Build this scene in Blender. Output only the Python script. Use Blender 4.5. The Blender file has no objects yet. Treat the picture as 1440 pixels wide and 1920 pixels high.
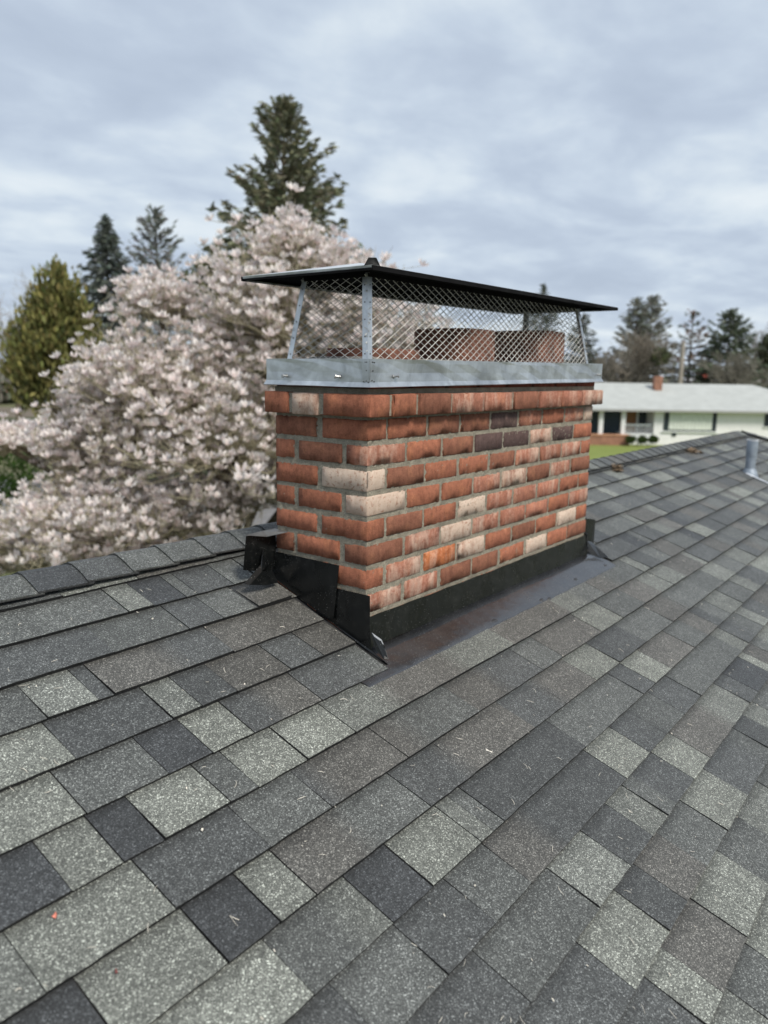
import bpy, bmesh, math, random
import numpy as np
from mathutils import Vector, Matrix

random.seed(7)
RNG = np.random.default_rng(11)
scn = bpy.context.scene
C = scn.collection
rad = math.radians

# ------------------------------------------------------------------ camera
CAM = np.array([-1.80669, -1.45178, 0.13656])
PITCH, ROLL, YAW = 0.179455, 0.0152477, -0.91627
FPX = 1441.0
cam_d = bpy.data.cameras.new('camera')
cam_d.sensor_fit = 'VERTICAL'
cam_d.sensor_width = 27.0
cam_d.sensor_height = 36.0
cam_d.lens = 36.0 * FPX / 1920.0
cam_d.clip_start = 0.05
cam_d.clip_end = 3000
cam = bpy.data.objects.new('camera', cam_d)
R = (Matrix.Rotation(YAW, 3, 'Z') @ Matrix.Rotation(math.pi / 2 - PITCH, 3, 'X') @ Matrix.Rotation(ROLL, 3, 'Z'))
cam.matrix_world = Matrix.Translation(Vector(CAM)) @ R.to_4x4()
cam_d.dof.use_dof = True
cam_d.dof.focus_distance = 2.15
cam_d.dof.aperture_fstop = cam_d.lens / 10.5
C.objects.link(cam)
scn.camera = cam
RN = np.array(R)
FW = np.array([-math.sin(YAW), math.cos(YAW), 0.0])
RT = np.array([math.cos(YAW), math.sin(YAW), 0.0])

# ------------------------------------------------------------------ light
SUN_DIR = Vector((-0.20, -0.78, 0.95)).normalized()
sun_el = math.asin(SUN_DIR.z)
sun_az = math.atan2(SUN_DIR.x, SUN_DIR.y)
world = bpy.data.worlds.new('World')
scn.world = world
world.use_nodes = True
wn = world.node_tree
wn.nodes.clear()


def N(nt, kind, **kw):
    n = nt.nodes.new(kind)
    for k, v in kw.items():
        if k.startswith('i_'):
            key = k[2:]
            key = int(key) if key.isdigit() else key.replace('_', ' ')
            n.inputs[key].default_value = v
        else:
            setattr(n, k, v)
    return n


def ramp(nt, src, stops, interp='LINEAR'):
    r = nt.nodes.new('ShaderNodeValToRGB')
    r.color_ramp.interpolation = interp
    e = r.color_ramp.elements
    while len(e) < len(stops):
        e.new(0.5)
    for el, (p, c) in zip(e, stops):
        el.position = p
        el.color = (c, c, c, 1) if isinstance(c, (int, float)) else (*c, 1)
    nt.links.new(src, r.inputs[0])
    return r.outputs[0]


def math_(nt, op, a, b=None, clamp=False):
    n = nt.nodes.new('ShaderNodeMath')
    n.operation = op
    n.use_clamp = clamp
    for i, v in enumerate((a, b)):
        if v is None:
            continue
        if isinstance(v, (int, float)):
            n.inputs[i].default_value = v
        else:
            nt.links.new(v, n.inputs[i])
    return n.outputs[0]


def mix(nt, fac, a, b, blend='MIX'):
    n = nt.nodes.new('ShaderNodeMix')
    n.data_type = 'RGBA'
    n.blend_type = blend
    for s, v in ((n.inputs[0], fac), (n.inputs[6], a), (n.inputs[7], b)):
        if isinstance(v, (int, float)):
            s.default_value = v if s.type == 'VALUE' else (v, v, v, 1)
        elif isinstance(v, (tuple, list)):
            s.default_value = (*v[:3], 1)
        else:
            nt.links.new(v, s)
    return n.outputs[2]


sky = N(wn, 'ShaderNodeTexSky', sky_type='NISHITA', sun_disc=False)
sky.sun_elevation = sun_el
sky.sun_rotation = sun_az
sky.air_density = 1.0
sky.dust_density = 2.0
tc = N(wn, 'ShaderNodeTexCoord')
sep = N(wn, 'ShaderNodeSeparateXYZ')
wn.links.new(tc.outputs['Generated'], sep.inputs[0])
zc = math_(wn, 'ADD', math_(wn, 'MAXIMUM', sep.outputs[2], 0.0), 0.16)
comb = N(wn, 'ShaderNodeCombineXYZ')
wn.links.new(math_(wn, 'DIVIDE', sep.outputs[0], zc), comb.inputs[0])
wn.links.new(math_(wn, 'DIVIDE', sep.outputs[1], zc), comb.inputs[1])
cmap = N(wn, 'ShaderNodeMapping')
cmap.inputs['Rotation'].default_value = (0, 0, rad(37.5))
cmap.inputs['Scale'].default_value = (0.8, 1.0, 1.0)
cmap.inputs['Location'].default_value = (3.2, 1.7, 0)
wn.links.new(comb.outputs[0], cmap.inputs[0])
n1 = N(wn, 'ShaderNodeTexNoise', i_Scale=1.05, i_Detail=8.0, i_Roughness=0.55, i_Distortion=0.3)
n2 = N(wn, 'ShaderNodeTexNoise', i_Scale=3.0, i_Detail=6.0, i_Roughness=0.52, i_Distortion=0.25)
wn.links.new(cmap.outputs[0], n1.inputs['Vector'])
wn.links.new(cmap.outputs[0], n2.inputs['Vector'])
cl = math_(wn, 'ADD', math_(wn, 'MULTIPLY', n1.outputs[0], 0.52), math_(wn, 'MULTIPLY', n2.outputs[0], 0.48))
cloud_col = ramp(wn, cl, [(0.37, (4.4, 5.15, 6.3)), (0.46, (4.9, 5.7, 6.85)), (0.52, (5.6, 6.45, 7.5)), (0.58, (6.6, 7.4, 8.15)), (0.66, (7.5, 8.15, 8.65))])
skycol = mix(wn, 0.95, sky.outputs[0], cloud_col)
bg = N(wn, 'ShaderNodeBackground', i_Strength=0.1)
wn.links.new(skycol, bg.inputs[0])
wo = N(wn, 'ShaderNodeOutputWorld')
wn.links.new(bg.outputs[0], wo.inputs[0])

sun_d = bpy.data.lights.new('sun', 'SUN')
sun_d.energy = 3.4
sun_d.angle = rad(17)
sun_d.color = (1.0, 0.94, 0.85)
sun = bpy.data.objects.new('sun', sun_d)
sun.rotation_euler = SUN_DIR.to_track_quat('Z', 'Y').to_euler()
C.objects.link(sun)

scn.view_settings.view_transform = 'Standard'
scn.view_settings.look = 'None'
scn.view_settings.exposure = 0.12
scn.view_settings.gamma = 1.0
scn.view_settings.use_curve_mapping = False
scn.render.engine = 'CYCLES'
scn.cycles.use_denoising = True
scn.cycles.max_bounces = 6
scn.cycles.diffuse_bounces = 3
scn.cycles.glossy_bounces = 3
scn.cycles.transparent_max_bounces = 8


# ------------------------------------------------------------------ helpers
def ray(u, v):
    d = RN @ np.array([(u - 720) / FPX, (960 - v) / FPX, -1.0])
    return d


def at(u, v, D):
    """world point seen at photo pixel (u, v) at forward distance D"""
    d = ray(u, v)
    return CAM + d * (D / (d @ FW))


GZ = -5.0


def ground_at(u, D):
    p = at(u, 700, D)
    p[2] = GZ
    return p


def mesh(name, verts, faces, col=None, smooth=False):
    me = bpy.data.meshes.new(name)
    me.from_pydata([tuple(map(float, v)) for v in verts], [], faces)
    if col is not None:
        set_col(me, col)
    if smooth:
        me.shade_smooth()
    me.update()
    return me


def set_col(me, col):
    """col: per-vertex array (n,4) or one tuple"""
    a = me.color_attributes.new('col', 'FLOAT_COLOR', 'POINT')
    n = len(me.vertices)
    col = np.asarray(col, dtype=np.float32)
    if col.ndim == 1:
        col = np.tile(col, (n, 1))
    a.data.foreach_set('color', col.ravel())


def obj(name, me, mat, parent=None, label=None, cat=None, group=None, kind=None):
    o = bpy.data.objects.new(name, me)
    if me is not None and mat is not None and not me.materials:
        me.materials.append(mat)
    C.objects.link(o)
    if parent is not None:
        o.parent = parent
    for k, v in (('label', label), ('category', cat), ('group', group), ('kind', kind)):
        if v:
            o[k] = v
    return o


def thing(name, label, cat, group=None, loc=(0, 0, 0)):
    o = obj(name, None, None, None, label, cat, group)
    o.location = loc
    return o


def quadmesh(name, V, Q, cols=None, smooth=False):
    """fast mesh of quads: V (n,3), Q (m,4), cols (n,4)"""
    me = bpy.data.meshes.new(name)
    V = np.asarray(V, dtype=np.float32)
    Q = np.asarray(Q, dtype=np.int32)
    me.vertices.add(len(V))
    me.vertices.foreach_set('co', V.ravel())
    me.loops.add(Q.size)
    me.loops.foreach_set('vertex_index', Q.ravel())
    me.polygons.add(len(Q))
    me.polygons.foreach_set('loop_start', np.arange(0, Q.size, 4, dtype=np.int32))
    me.update(calc_edges=True)
    if cols is not None:
        set_col(me, cols)
    if smooth:
        me.shade_smooth()
    return me


class MB:
    """collects boxes, tubes and polygons into ONE mesh"""
    def __init__(s):
        s.v = []
        s.f = []

    def add(s, vs, fs):
        b = len(s.v)
        s.v += [tuple(map(float, x)) for x in vs]
        s.f += [tuple(b + i for i in f) for f in fs]

    def box(s, x0, x1, y0, y1, z0, z1):
        s.add([(x, y, z) for x in (x0, x1) for y in (y0, y1) for z in (z0, z1)],
              [(0, 1, 3, 2), (4, 6, 7, 5), (0, 4, 5, 1), (2, 3, 7, 6), (0, 2, 6, 4), (1, 5, 7, 3)])

    def obox(s, c, ax, ay, az):
        c, ax, ay, az = map(np.asarray, (c, ax, ay, az))
        s.add([c + i * ax + j * ay + k * az for i in (-1, 1) for j in (-1, 1) for k in (-1, 1)],
              [(0, 1, 3, 2), (4, 6, 7, 5), (0, 4, 5, 1), (2, 3, 7, 6), (0, 2, 6, 4), (1, 5, 7, 3)])

    def tube(s, pts, rr, n=6, cap=True):
        pts = [np.asarray(p, float) for p in pts]
        if isinstance(rr, (int, float)):
            rr = [rr] * len(pts)
        b = len(s.v)
        for i, p in enumerate(pts):
            d = pts[min(i + 1, len(pts) - 1)] - pts[max(i - 1, 0)]
            d = d / (np.linalg.norm(d) + 1e-9)
            a = np.cross(d, (0, 0, 1.0) if abs(d[2]) < .9 else (1.0, 0, 0))
            a /= np.linalg.norm(a)
            c = np.cross(d, a)
            for k in range(n):
                t = 2 * math.pi * k / n
                s.v.append(tuple(p + rr[i] * (math.cos(t) * a + math.sin(t) * c)))
        for i in range(len(pts) - 1):
            for k in range(n):
                k2 = (k + 1) % n
                s.f.append((b + i * n + k, b + i * n + k2, b + (i + 1) * n + k2, b + (i + 1) * n + k))
        if cap:
            s.f.append(tuple(b + k for k in range(n))[::-1])
            s.f.append(tuple(b + (len(pts) - 1) * n + k for k in range(n)))

    def sheet(s, poly, off):
        """polygon given thickness along vector off"""
        n = len(poly)
        off = np.asarray(off, float)
        P = [np.asarray(p, float) for p in poly]
        s.add(P + [p + off for p in P],
              [tuple(range(n)), tuple(range(2 * n - 1, n - 1, -1))] +
              [(i, n + i, n + (i + 1) % n, (i + 1) % n) for i in range(n)])

    def mesh(s, name, col=None, smooth=False):
        me = mesh(name, s.v, s.f, col, smooth)
        bm = bmesh.new()
        bm.from_mesh(me)
        bmesh.ops.recalc_face_normals(bm, faces=bm.faces)
        bm.to_mesh(me)
        bm.free()
        return me


# ------------------------------------------------------------------ materials
def base_mat(name, rough=0.8, metal=0.0, spec=0.5):
    m = bpy.data.materials.new(name)
    m.use_nodes = True
    nt = m.node_tree
    b = nt.nodes['Principled BSDF']
    b.inputs['Roughness'].default_value = rough
    b.inputs['Metallic'].default_value = metal
    b.inputs['Specular IOR Level'].default_value = spec
    return m, nt, b


def pos(nt, scale=(1, 1, 1), obj_space=False):
    if obj_space:
        src = N(nt, 'ShaderNodeTexCoord').outputs['Object']
    else:
        src = N(nt, 'ShaderNodeNewGeometry').outputs['Position']
    mp = N(nt, 'ShaderNodeMapping')
    mp.inputs['Scale'].default_value = scale
    nt.links.new(src, mp.inputs[0])
    return mp.outputs[0]


def noise(nt, vec, scale, detail=3.0, rough=0.55, dist=0.0):
    n = N(nt, 'ShaderNodeTexNoise', i_Scale=scale, i_Detail=detail, i_Roughness=rough, i_Distortion=dist)
    nt.links.new(vec, n.inputs['Vector'])
    return n.outputs[0]


def bump(nt, b, h, dist=0.002, strength=0.6):
    n = N(nt, 'ShaderNodeBump', i_Strength=strength, i_Distance=dist)
    nt.links.new(h, n.inputs['Height'])
    nt.links.new(n.outputs[0], b.inputs['Normal'])


def simple_mat(name, col, rough=0.8, metal=0.0, nscale=8.0, amt=0.25, bumpd=0.0, spec=0.5):
    m, nt, b = base_mat(name, rough, metal, spec)
    p = pos(nt)
    f = noise(nt, p, nscale, 5.0)
    k = ramp(nt, f, [(0.3, 1.0 - amt), (0.7, 1.0 + amt)])
    nt.links.new(mix(nt, 1.0, tuple(col), k, 'MULTIPLY'), b.inputs['Base Color'])
    if bumpd:
        bump(nt, b, noise(nt, p, nscale * 6, 4.0), bumpd)
    return m


def attr_mat(name, rough=0.8, amt=0.2, nscale=10.0, trans=0.0):
    m, nt, b = base_mat(name, rough, 0.0, 0.25)
    a = N(nt, 'ShaderNodeAttribute', attribute_name='col')
    p = pos(nt)
    k = ramp(nt, noise(nt, p, nscale, 3.0), [(0.3, 1.0 - amt), (0.7, 1.0 + amt)])
    c = mix(nt, 1.0, a.outputs['Color'], k, 'MULTIPLY')
    nt.links.new(c, b.inputs['Base Color'])
    if trans:
        tr = N(nt, 'ShaderNodeBsdfTranslucent')
        nt.links.new(c, tr.inputs[0])
        ms = N(nt, 'ShaderNodeMixShader', i_Fac=trans)
        nt.links.new(b.outputs[0], ms.inputs[1])
        nt.links.new(tr.outputs[0], ms.inputs[2])
        nt.links.new(ms.outputs[0], nt.nodes['Material Output'].inputs[0])
    return m


def shingle_mat():
    m, nt, b = base_mat('asphalt_shingle', 0.6, 0.0, 0.5)
    a = N(nt, 'ShaderNodeAttribute', attribute_name='col')
    p = pos(nt)
    g1 = noise(nt, p, 460.0, 2.0, 0.7)
    vor = N(nt, 'ShaderNodeTexVoronoi', i_Scale=420.0)
    nt.links.new(p, vor.inputs['Vector'])
    sp = N(nt, 'ShaderNodeSeparateColor')
    nt.links.new(vor.outputs['Color'], sp.inputs[0])
    k = ramp(nt, sp.outputs[0], [(0.0, 0.36), (0.45, 0.72), (0.76, 1.1), (0.90, 1.7), (0.96, 2.6), (1.0, 3.6)])
    k2 = ramp(nt, g1, [(0.3, 0.62), (0.5, 1.0), (0.7, 1.5)])
    low = ramp(nt, noise(nt, p, 7.0, 4.0), [(0.3, 0.86), (0.7, 1.14)])
    mid = ramp(nt, noise(nt, p, 38.0, 3.0, 0.6), [(0.3, 0.86), (0.7, 1.14)])
    c = mix(nt, 1.0, a.outputs['Color'], k, 'MULTIPLY')
    c = mix(nt, 0.8, c, k2, 'MULTIPLY')
    c = mix(nt, 1.0, c, low, 'MULTIPLY')
    c = mix(nt, 1.0, c, mid, 'MULTIPLY')
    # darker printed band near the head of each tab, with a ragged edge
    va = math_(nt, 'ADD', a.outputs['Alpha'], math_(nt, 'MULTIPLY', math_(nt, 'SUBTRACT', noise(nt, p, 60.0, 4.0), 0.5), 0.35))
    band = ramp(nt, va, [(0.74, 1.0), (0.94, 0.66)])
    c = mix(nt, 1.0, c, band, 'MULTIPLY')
    nt.links.new(c, b.inputs['Base Color'])
    bump(nt, b, math_(nt, 'ADD', sp.outputs[1], g1), 0.0012, 0.55)
    return m


def brick_mat():
    m, nt, b = base_mat('fired_brick', 0.9, 0.0, 0.2)
    a = N(nt, 'ShaderNodeAttribute', attribute_name='col')
    lime = a.outputs['Alpha']
    p = pos(nt)
    ps = pos(nt, (1, 1, 0.10))
    streak = noise(nt, ps, 75.0, 4.0, 0.6)
    broad = noise(nt, pos(nt, (1, 1, 0.25)), 13.0, 4.0, 0.6, 0.4)
    grit = noise(nt, p, 420.0, 3.0, 0.7)
    blot = noise(nt, p, 48.0, 5.0, 0.65)
    c = mix(nt, 1.0, a.outputs['Color'], ramp(nt, streak, [(0.25, 0.84), (0.5, 1.0), (0.75, 1.12)]), 'MULTIPLY')
    c = mix(nt, 1.0, c, ramp(nt, blot, [(0.28, 0.7), (0.5, 1.0), (0.72, 1.22)]), 'MULTIPLY')
    c = mix(nt, 0.8, c, ramp(nt, grit, [(0.28, 0.55), (0.5, 1.0), (0.72, 1.4)]), 'MULTIPLY')
    hue = noise(nt, p, 16.0, 3.0, 0.6)
    c = mix(nt, ramp(nt, hue, [(0.34, 0.42), (0.48, 0.0)]), c, mix(nt, 1.0, c, (0.72, 0.66, 0.66), 'MULTIPLY'))
    c = mix(nt, ramp(nt, hue, [(0.52, 0.0), (0.66, 0.8)]), c, mix(nt, 1.0, c, (1.22, 1.25, 1.15), 'MULTIPLY'))
    # lime bloom left by the mortar wash
    f = math_(nt, 'ADD', math_(nt, 'MULTIPLY', broad, 0.66), math_(nt, 'ADD', math_(nt, 'MULTIPLY', streak, 0.12), math_(nt, 'MULTIPLY', blot, 0.22)))
    f = math_(nt, 'ADD', f, math_(nt, 'MULTIPLY', math_(nt, 'SUBTRACT', lime, 0.5), 0.62))
    f = ramp(nt, f, [(0.49, 0.0), (0.66, 1.0)])
    f = math_(nt, 'MULTIPLY', f, math_(nt, 'ADD', 0.22, math_(nt, 'MULTIPLY', lime, 0.74)), True)
    flake = ramp(nt, noise(nt, p, 70.0, 5.0, 0.7, 0.6), [(0.38, 0.0), (0.45, 1.0)])
    f = math_(nt, 'MULTIPLY', f, math_(nt, 'ADD', 0.25, math_(nt, 'MULTIPLY', flake, 0.75)))
    pale = mix(nt, blot, (0.46, 0.33, 0.25), (0.68, 0.58, 0.48))
    c = mix(nt, f, c, pale)
    # dark pits
    pit = ramp(nt, noise(nt, p, 120.0, 5.0, 0.75), [(0.32, 0.22), (0.39, 1.0)])
    c = mix(nt, 0.8, c, pit, 'MULTIPLY')
    nt.links.new(c, b.inputs['Base Color'])
    bump(nt, b, math_(nt, 'ADD', math_(nt, 'ADD', grit, math_(nt, 'MULTIPLY', streak, 1.2)), math_(nt, 'MULTIPLY', pit, 0.8)), 0.0022, 0.7)
    return m


def mortar_mat():
    m, nt, b = base_mat('mortar', 0.95, 0.0, 0.1)
    p = pos(nt)
    g = noise(nt, p, 300.0, 4.0, 0.7)
    l = noise(nt, p, 22.0, 5.0, 0.6)
    c = mix(nt, 1.0, (0.275, 0.250, 0.198), ramp(nt, g, [(0.28, 0.5), (0.5, 1.0), (0.72, 1.5)]), 'MULTIPLY')
    c = mix(nt, 1.0, c, ramp(nt, l, [(0.3, 0.7), (0.7, 1.25)]), 'MULTIPLY')
    nt.links.new(c, b.inputs['Base Color'])
    bump(nt, b, math_(nt, 'ADD', g, l), 0.004, 0.8)
    return m


def galv_mat(name='galvanised_steel', col=(0.55, 0.575, 0.59), rough=0.30):
    m, nt, b = base_mat(name, rough, 0.85)
    p = pos(nt)
    sm = noise(nt, p, 9.0, 5.0, 0.6, 0.8)
    sp_ = N(nt, 'ShaderNodeTexVoronoi', i_Scale=70.0)
    nt.links.new(p, sp_.inputs['Vector'])
    sc = N(nt, 'ShaderNodeSeparateColor')
    nt.links.new(sp_.outputs['Color'], sc.inputs[0])
    br = noise(nt, pos(nt, (0.15, 0.15, 1.0)), 160.0, 3.0)
    c = mix(nt, 1.0, col, ramp(nt, sm, [(0.3, 0.66), (0.5, 0.95), (0.72, 1.25)]), 'MULTIPLY')
    c = mix(nt, 1.0, c, ramp(nt, sc.outputs[0], [(0.0, 0.97), (1.0, 1.03)]), 'MULTIPLY')
    nt.links.new(c, b.inputs['Base Color'])
    r = math_(nt, 'ADD', math_(nt, 'MULTIPLY', sm, 0.30), rough - 0.12)
    nt.links.new(math_(nt, 'ADD', r, math_(nt, 'MULTIPLY', br, 0.08)), b.inputs['Roughness'])
    bump(nt, b, math_(nt, 'ADD', noise(nt, p, 14.0, 2.0), math_(nt, 'MULTIPLY', br, 0.05)), 0.004, 0.35)
    return m


def black_metal(name, col, rough, grit=0.5, wave=0.3, ior=1.5):
    m, nt, b = base_mat(name, rough, 0.0, 0.75 if ior > 1.6 else 0.45)
    p = pos(nt)
    b.inputs['IOR'].default_value = ior
    vor = N(nt, 'ShaderNodeTexVoronoi', i_Scale=360.0)
    nt.links.new(p, vor.inputs['Vector'])
    sp_ = N(nt, 'ShaderNodeSeparateColor')
    nt.links.new(vor.outputs['Color'], sp_.inputs[0])
    lowf = noise(nt, p, 9.0, 4.0, 0.6)
    spot = math_(nt, 'LESS_THAN', vor.outputs['Distance'], 0.30)
    spk = math_(nt, 'MULTIPLY', spot, math_(nt, 'GREATER_THAN', sp_.outputs[0], 1.0 - 0.09 * grit))
    c = mix(nt, 1.0, col, ramp(nt, lowf, [(0.3, 0.7), (0.7, 1.35)]), 'MULTIPLY')
    c = mix(nt, math_(nt, 'MULTIPLY', spk, 0.75), c, (0.26, 0.26, 0.25))
    dust = ramp(nt, noise(nt, p, 26.0, 5.0, 0.7), [(0.5, 0.0), (0.85, 0.06)])
    c = mix(nt, dust, c, (0.30, 0.29, 0.27))
    nt.links.new(c, b.inputs['Base Color'])
    nt.links.new(math_(nt, 'ADD', math_(nt, 'MULTIPLY', lowf, 0.25), rough - 0.12), b.inputs['Roughness'])
    bump(nt, b, math_(nt, 'ADD', noise(nt, p, 10.0, 2.0), math_(nt, 'MULTIPLY', spk, 0.15)), 0.006, wave)
    return m


M_SH = shingle_mat()
M_BR = brick_mat()
M_MO = mortar_mat()
M_GA = galv_mat()
M_GD = galv_mat('galvanised_lid', (0.70, 0.72, 0.73), 0.45)
M_MESH = galv_mat('expanded_steel', (0.58, 0.57, 0.54), 0.5)
M_BK = black_metal('black_painted_flashing', (0.0055, 0.0062, 0.0064), 0.28, 0.45, 0.2)
M_AP = black_metal('black_painted_apron', (0.022, 0.022, 0.023), 0.22, 1.0, 0.45, 1.75)
M_FLUE = simple_mat('clay_flue', (0.155, 0.064, 0.041), 0.9, 0, 16.0, 0.55, 0.001)
M_WASH = simple_mat('cement_wash', (0.26, 0.25, 0.225), 0.95, 0, 20.0, 0.3, 0.002)
M_DECK = simple_mat('roof_felt', (0.02, 0.02, 0.02), 0.95, 0, 12.0, 0.2)
M_LEAF = attr_mat('leaf', 0.7, 0.25, 3.0, 0.25)
M_PETAL = attr_mat('petal', 0.6, 0.04, 5.0, 0.45)
M_BARK = simple_mat('bark', (0.105, 0.085, 0.058), 0.95, 0, 12.0, 0.4, 0.01)
M_TWIG = attr_mat('twig', 0.9, 0.25, 6.0)
M_WHITE = simple_mat('white_siding', (0.80, 0.79, 0.785), 0.75, 0, 3.0, 0.04)
M_ROOFW = simple_mat('pale_roofing', (0.39, 0.405, 0.39), 0.9, 0, 1.2, 0.08)
M_SLATE = simple_mat('blue_grey_siding', (0.045, 0.065, 0.085), 0.7, 0, 2.0, 0.15)
M_GLASS = simple_mat('window_glass', (0.03, 0.04, 0.05), 0.08, 0, 1.0, 0.1)
M_CURT = simple_mat('curtain', (0.62, 0.655, 0.60), 0.8, 0, 4.0, 0.1)
M_DOOR = simple_mat('stained_door', (0.25, 0.11, 0.03), 0.5, 0, 6.0, 0.2)
M_BRK2 = simple_mat('far_brick', (0.30, 0.15, 0.10), 0.9, 0, 2.5, 0.25)
M_TRIM = simple_mat('trim_paint', (0.70, 0.72, 0.72), 0.6, 0, 2.0, 0.05)
M_POLE = simple_mat('weathered_pole', (0.33, 0.30, 0.25), 0.9, 0, 3.0, 0.2)
M_PIPE = simple_mat('vent_pipe_paint', (0.27, 0.31, 0.36), 0.45, 0.3, 22.0, 0.22)
M_LEAD = simple_mat('bright_flashing', (0.68, 0.70, 0.74), 0.35, 0.4, 18.0, 0.12)
M_GUT = simple_mat('gutter', (0.35, 0.35, 0.34), 0.6, 0, 2.0, 0.05)

TONE = {'K': (0.044, 0.047, 0.049), 'D': (0.070, 0.074, 0.073), 'M': (0.092, 0.097, 0.092),
        'B': (0.094, 0.092, 0.084), 'L': (0.138, 0.145, 0.131), 'V': (0.166, 0.174, 0.154)}

# ------------------------------------------------------------------ ground
def ground():
    m, nt, b = base_mat('lawn_ground', 0.95, 0, 0.1)
    p = pos(nt)
    a = noise(nt, p, 0.06, 4.0)
    c1 = mix(nt, ramp(nt, a, [(0.42, 0.0), (0.58, 1.0)]), (0.105, 0.125, 0.055), (0.145, 0.140, 0.085))
    c = mix(nt, 1.0, c1, ramp(nt, noise(nt, p, 1.5, 6.0, 0.7), [(0.25, 0.6), (0.75, 1.4)]), 'MULTIPLY')
    nt.links.new(c, b.inputs['Base Color'])
    bump(nt, b, noise(nt, p, 14.0, 4.0), 0.05)
    S = 900.0
    g = mesh('ground', [(-S, -S, GZ), (S, -S, GZ), (S, S, GZ), (-S, S, GZ)], [(0, 1, 2, 3)])
    obj('ground', g, m, kind='structure')

    def strip(name, D0, D1, a0, a1, z, mt):
        pts = [CAM + FW * D + RT * s for D, s in ((D0, a0), (D0, a1), (D1, a1), (D1, a0))]
        obj(name, mesh(name, [(q[0], q[1], z) for q in pts], [(0, 1, 2, 3)]), mt, kind='structure')
    asph = simple_mat('asphalt', (0.17, 0.165, 0.165), 0.9, 0, 4.0, 0.15, 0.003)
    strip('road', 25.0, 34.0, -90, 120, GZ + 0.006, asph)
    conc = simple_mat('concrete', (0.34, 0.33, 0.31), 0.9, 0, 3.0, 0.1)
    for nm, D0, D1 in (('kerb', 34.0, 34.18),):
        mb = MB()
        c = CAM + FW * (D0 + D1) / 2
        c = np.array([c[0], c[1], GZ + 0.06])
        mb.obox(c, RT * 100, FW * (D1 - D0) / 2, (0, 0, 0.06))
        obj(nm, mb.mesh(nm), conc, kind='structure')
    grs, nt, b = base_mat('green_lawn', 0.95, 0, 0.1)
    p = pos(nt)
    c = mix(nt, noise(nt, p, 0.5, 5.0, 0.7), (0.145, 0.190, 0.050), (0.235, 0.265, 0.085))
    nt.links.new(c, b.inputs['Base Color'])
    strip('lawn', 34.4, 61.0, 8.0, 60, GZ + 0.006, grs)
    soil = simple_mat('garden_soil', (0.13, 0.105, 0.075), 0.95, 0, 0.4, 0.4)
    strip('soil_bed', 80, 100, -52, -37, GZ + 0.006, soil)


ground()

# ------------------------------------------------------------------ the house we stand on
SL = 0.382
HY = math.hypot(1, SL)
YR = 0.66            # ridge line
DECK0 = -0.726       # deck height at Y = 0


def deck(y):
    return DECK0 + SL * (y if y <= YR else 2 * YR - y)


X_RE = 7.54          # right end of ridge, where the hips start
X_L = -7.0
Y_E = -4.6           # eave
Y_B = 2 * YR - Y_E
house = thing('house', 'house underfoot, its low hipped roof of dark grey mixed shingles filling the foreground', 'house')
zr = deck(YR)
ze = deck(Y_E)
XE = X_RE + (YR - Y_E)
XW = X_L - (YR - Y_E)
rv = [(X_L, YR, zr), (X_RE, YR, zr), (XW, Y_E, ze), (XE, Y_E, ze), (XE, Y_B, ze), (XW, Y_B, ze)]
rf = [(0, 2, 3, 1), (1, 3, 4), (1, 4, 5, 0), (0, 5, 2)]
mb = MB()
lo = [(x, y, z - 0.06) for x, y, z in rv]
n = len(rv)
mb.add(rv + lo, rf + [tuple(n + i for i in f[::-1]) for f in rf] + [(2, n + 2, n + 3, 3), (3, n + 3, n + 4, 4), (4, n + 4, n + 5, 5), (5, n + 5, n + 2, 2)])
roof = obj('roof', mb.mesh('roof'), M_DECK, house)
mb = MB()
mb.box(XW + .5, XE - .5, Y_E + .5, Y_B - .5, GZ, ze + 0.12)
obj('wall', mb.mesh('wall'), simple_mat('house_siding', (0.45, 0.44, 0.40), 0.8), house)

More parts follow.
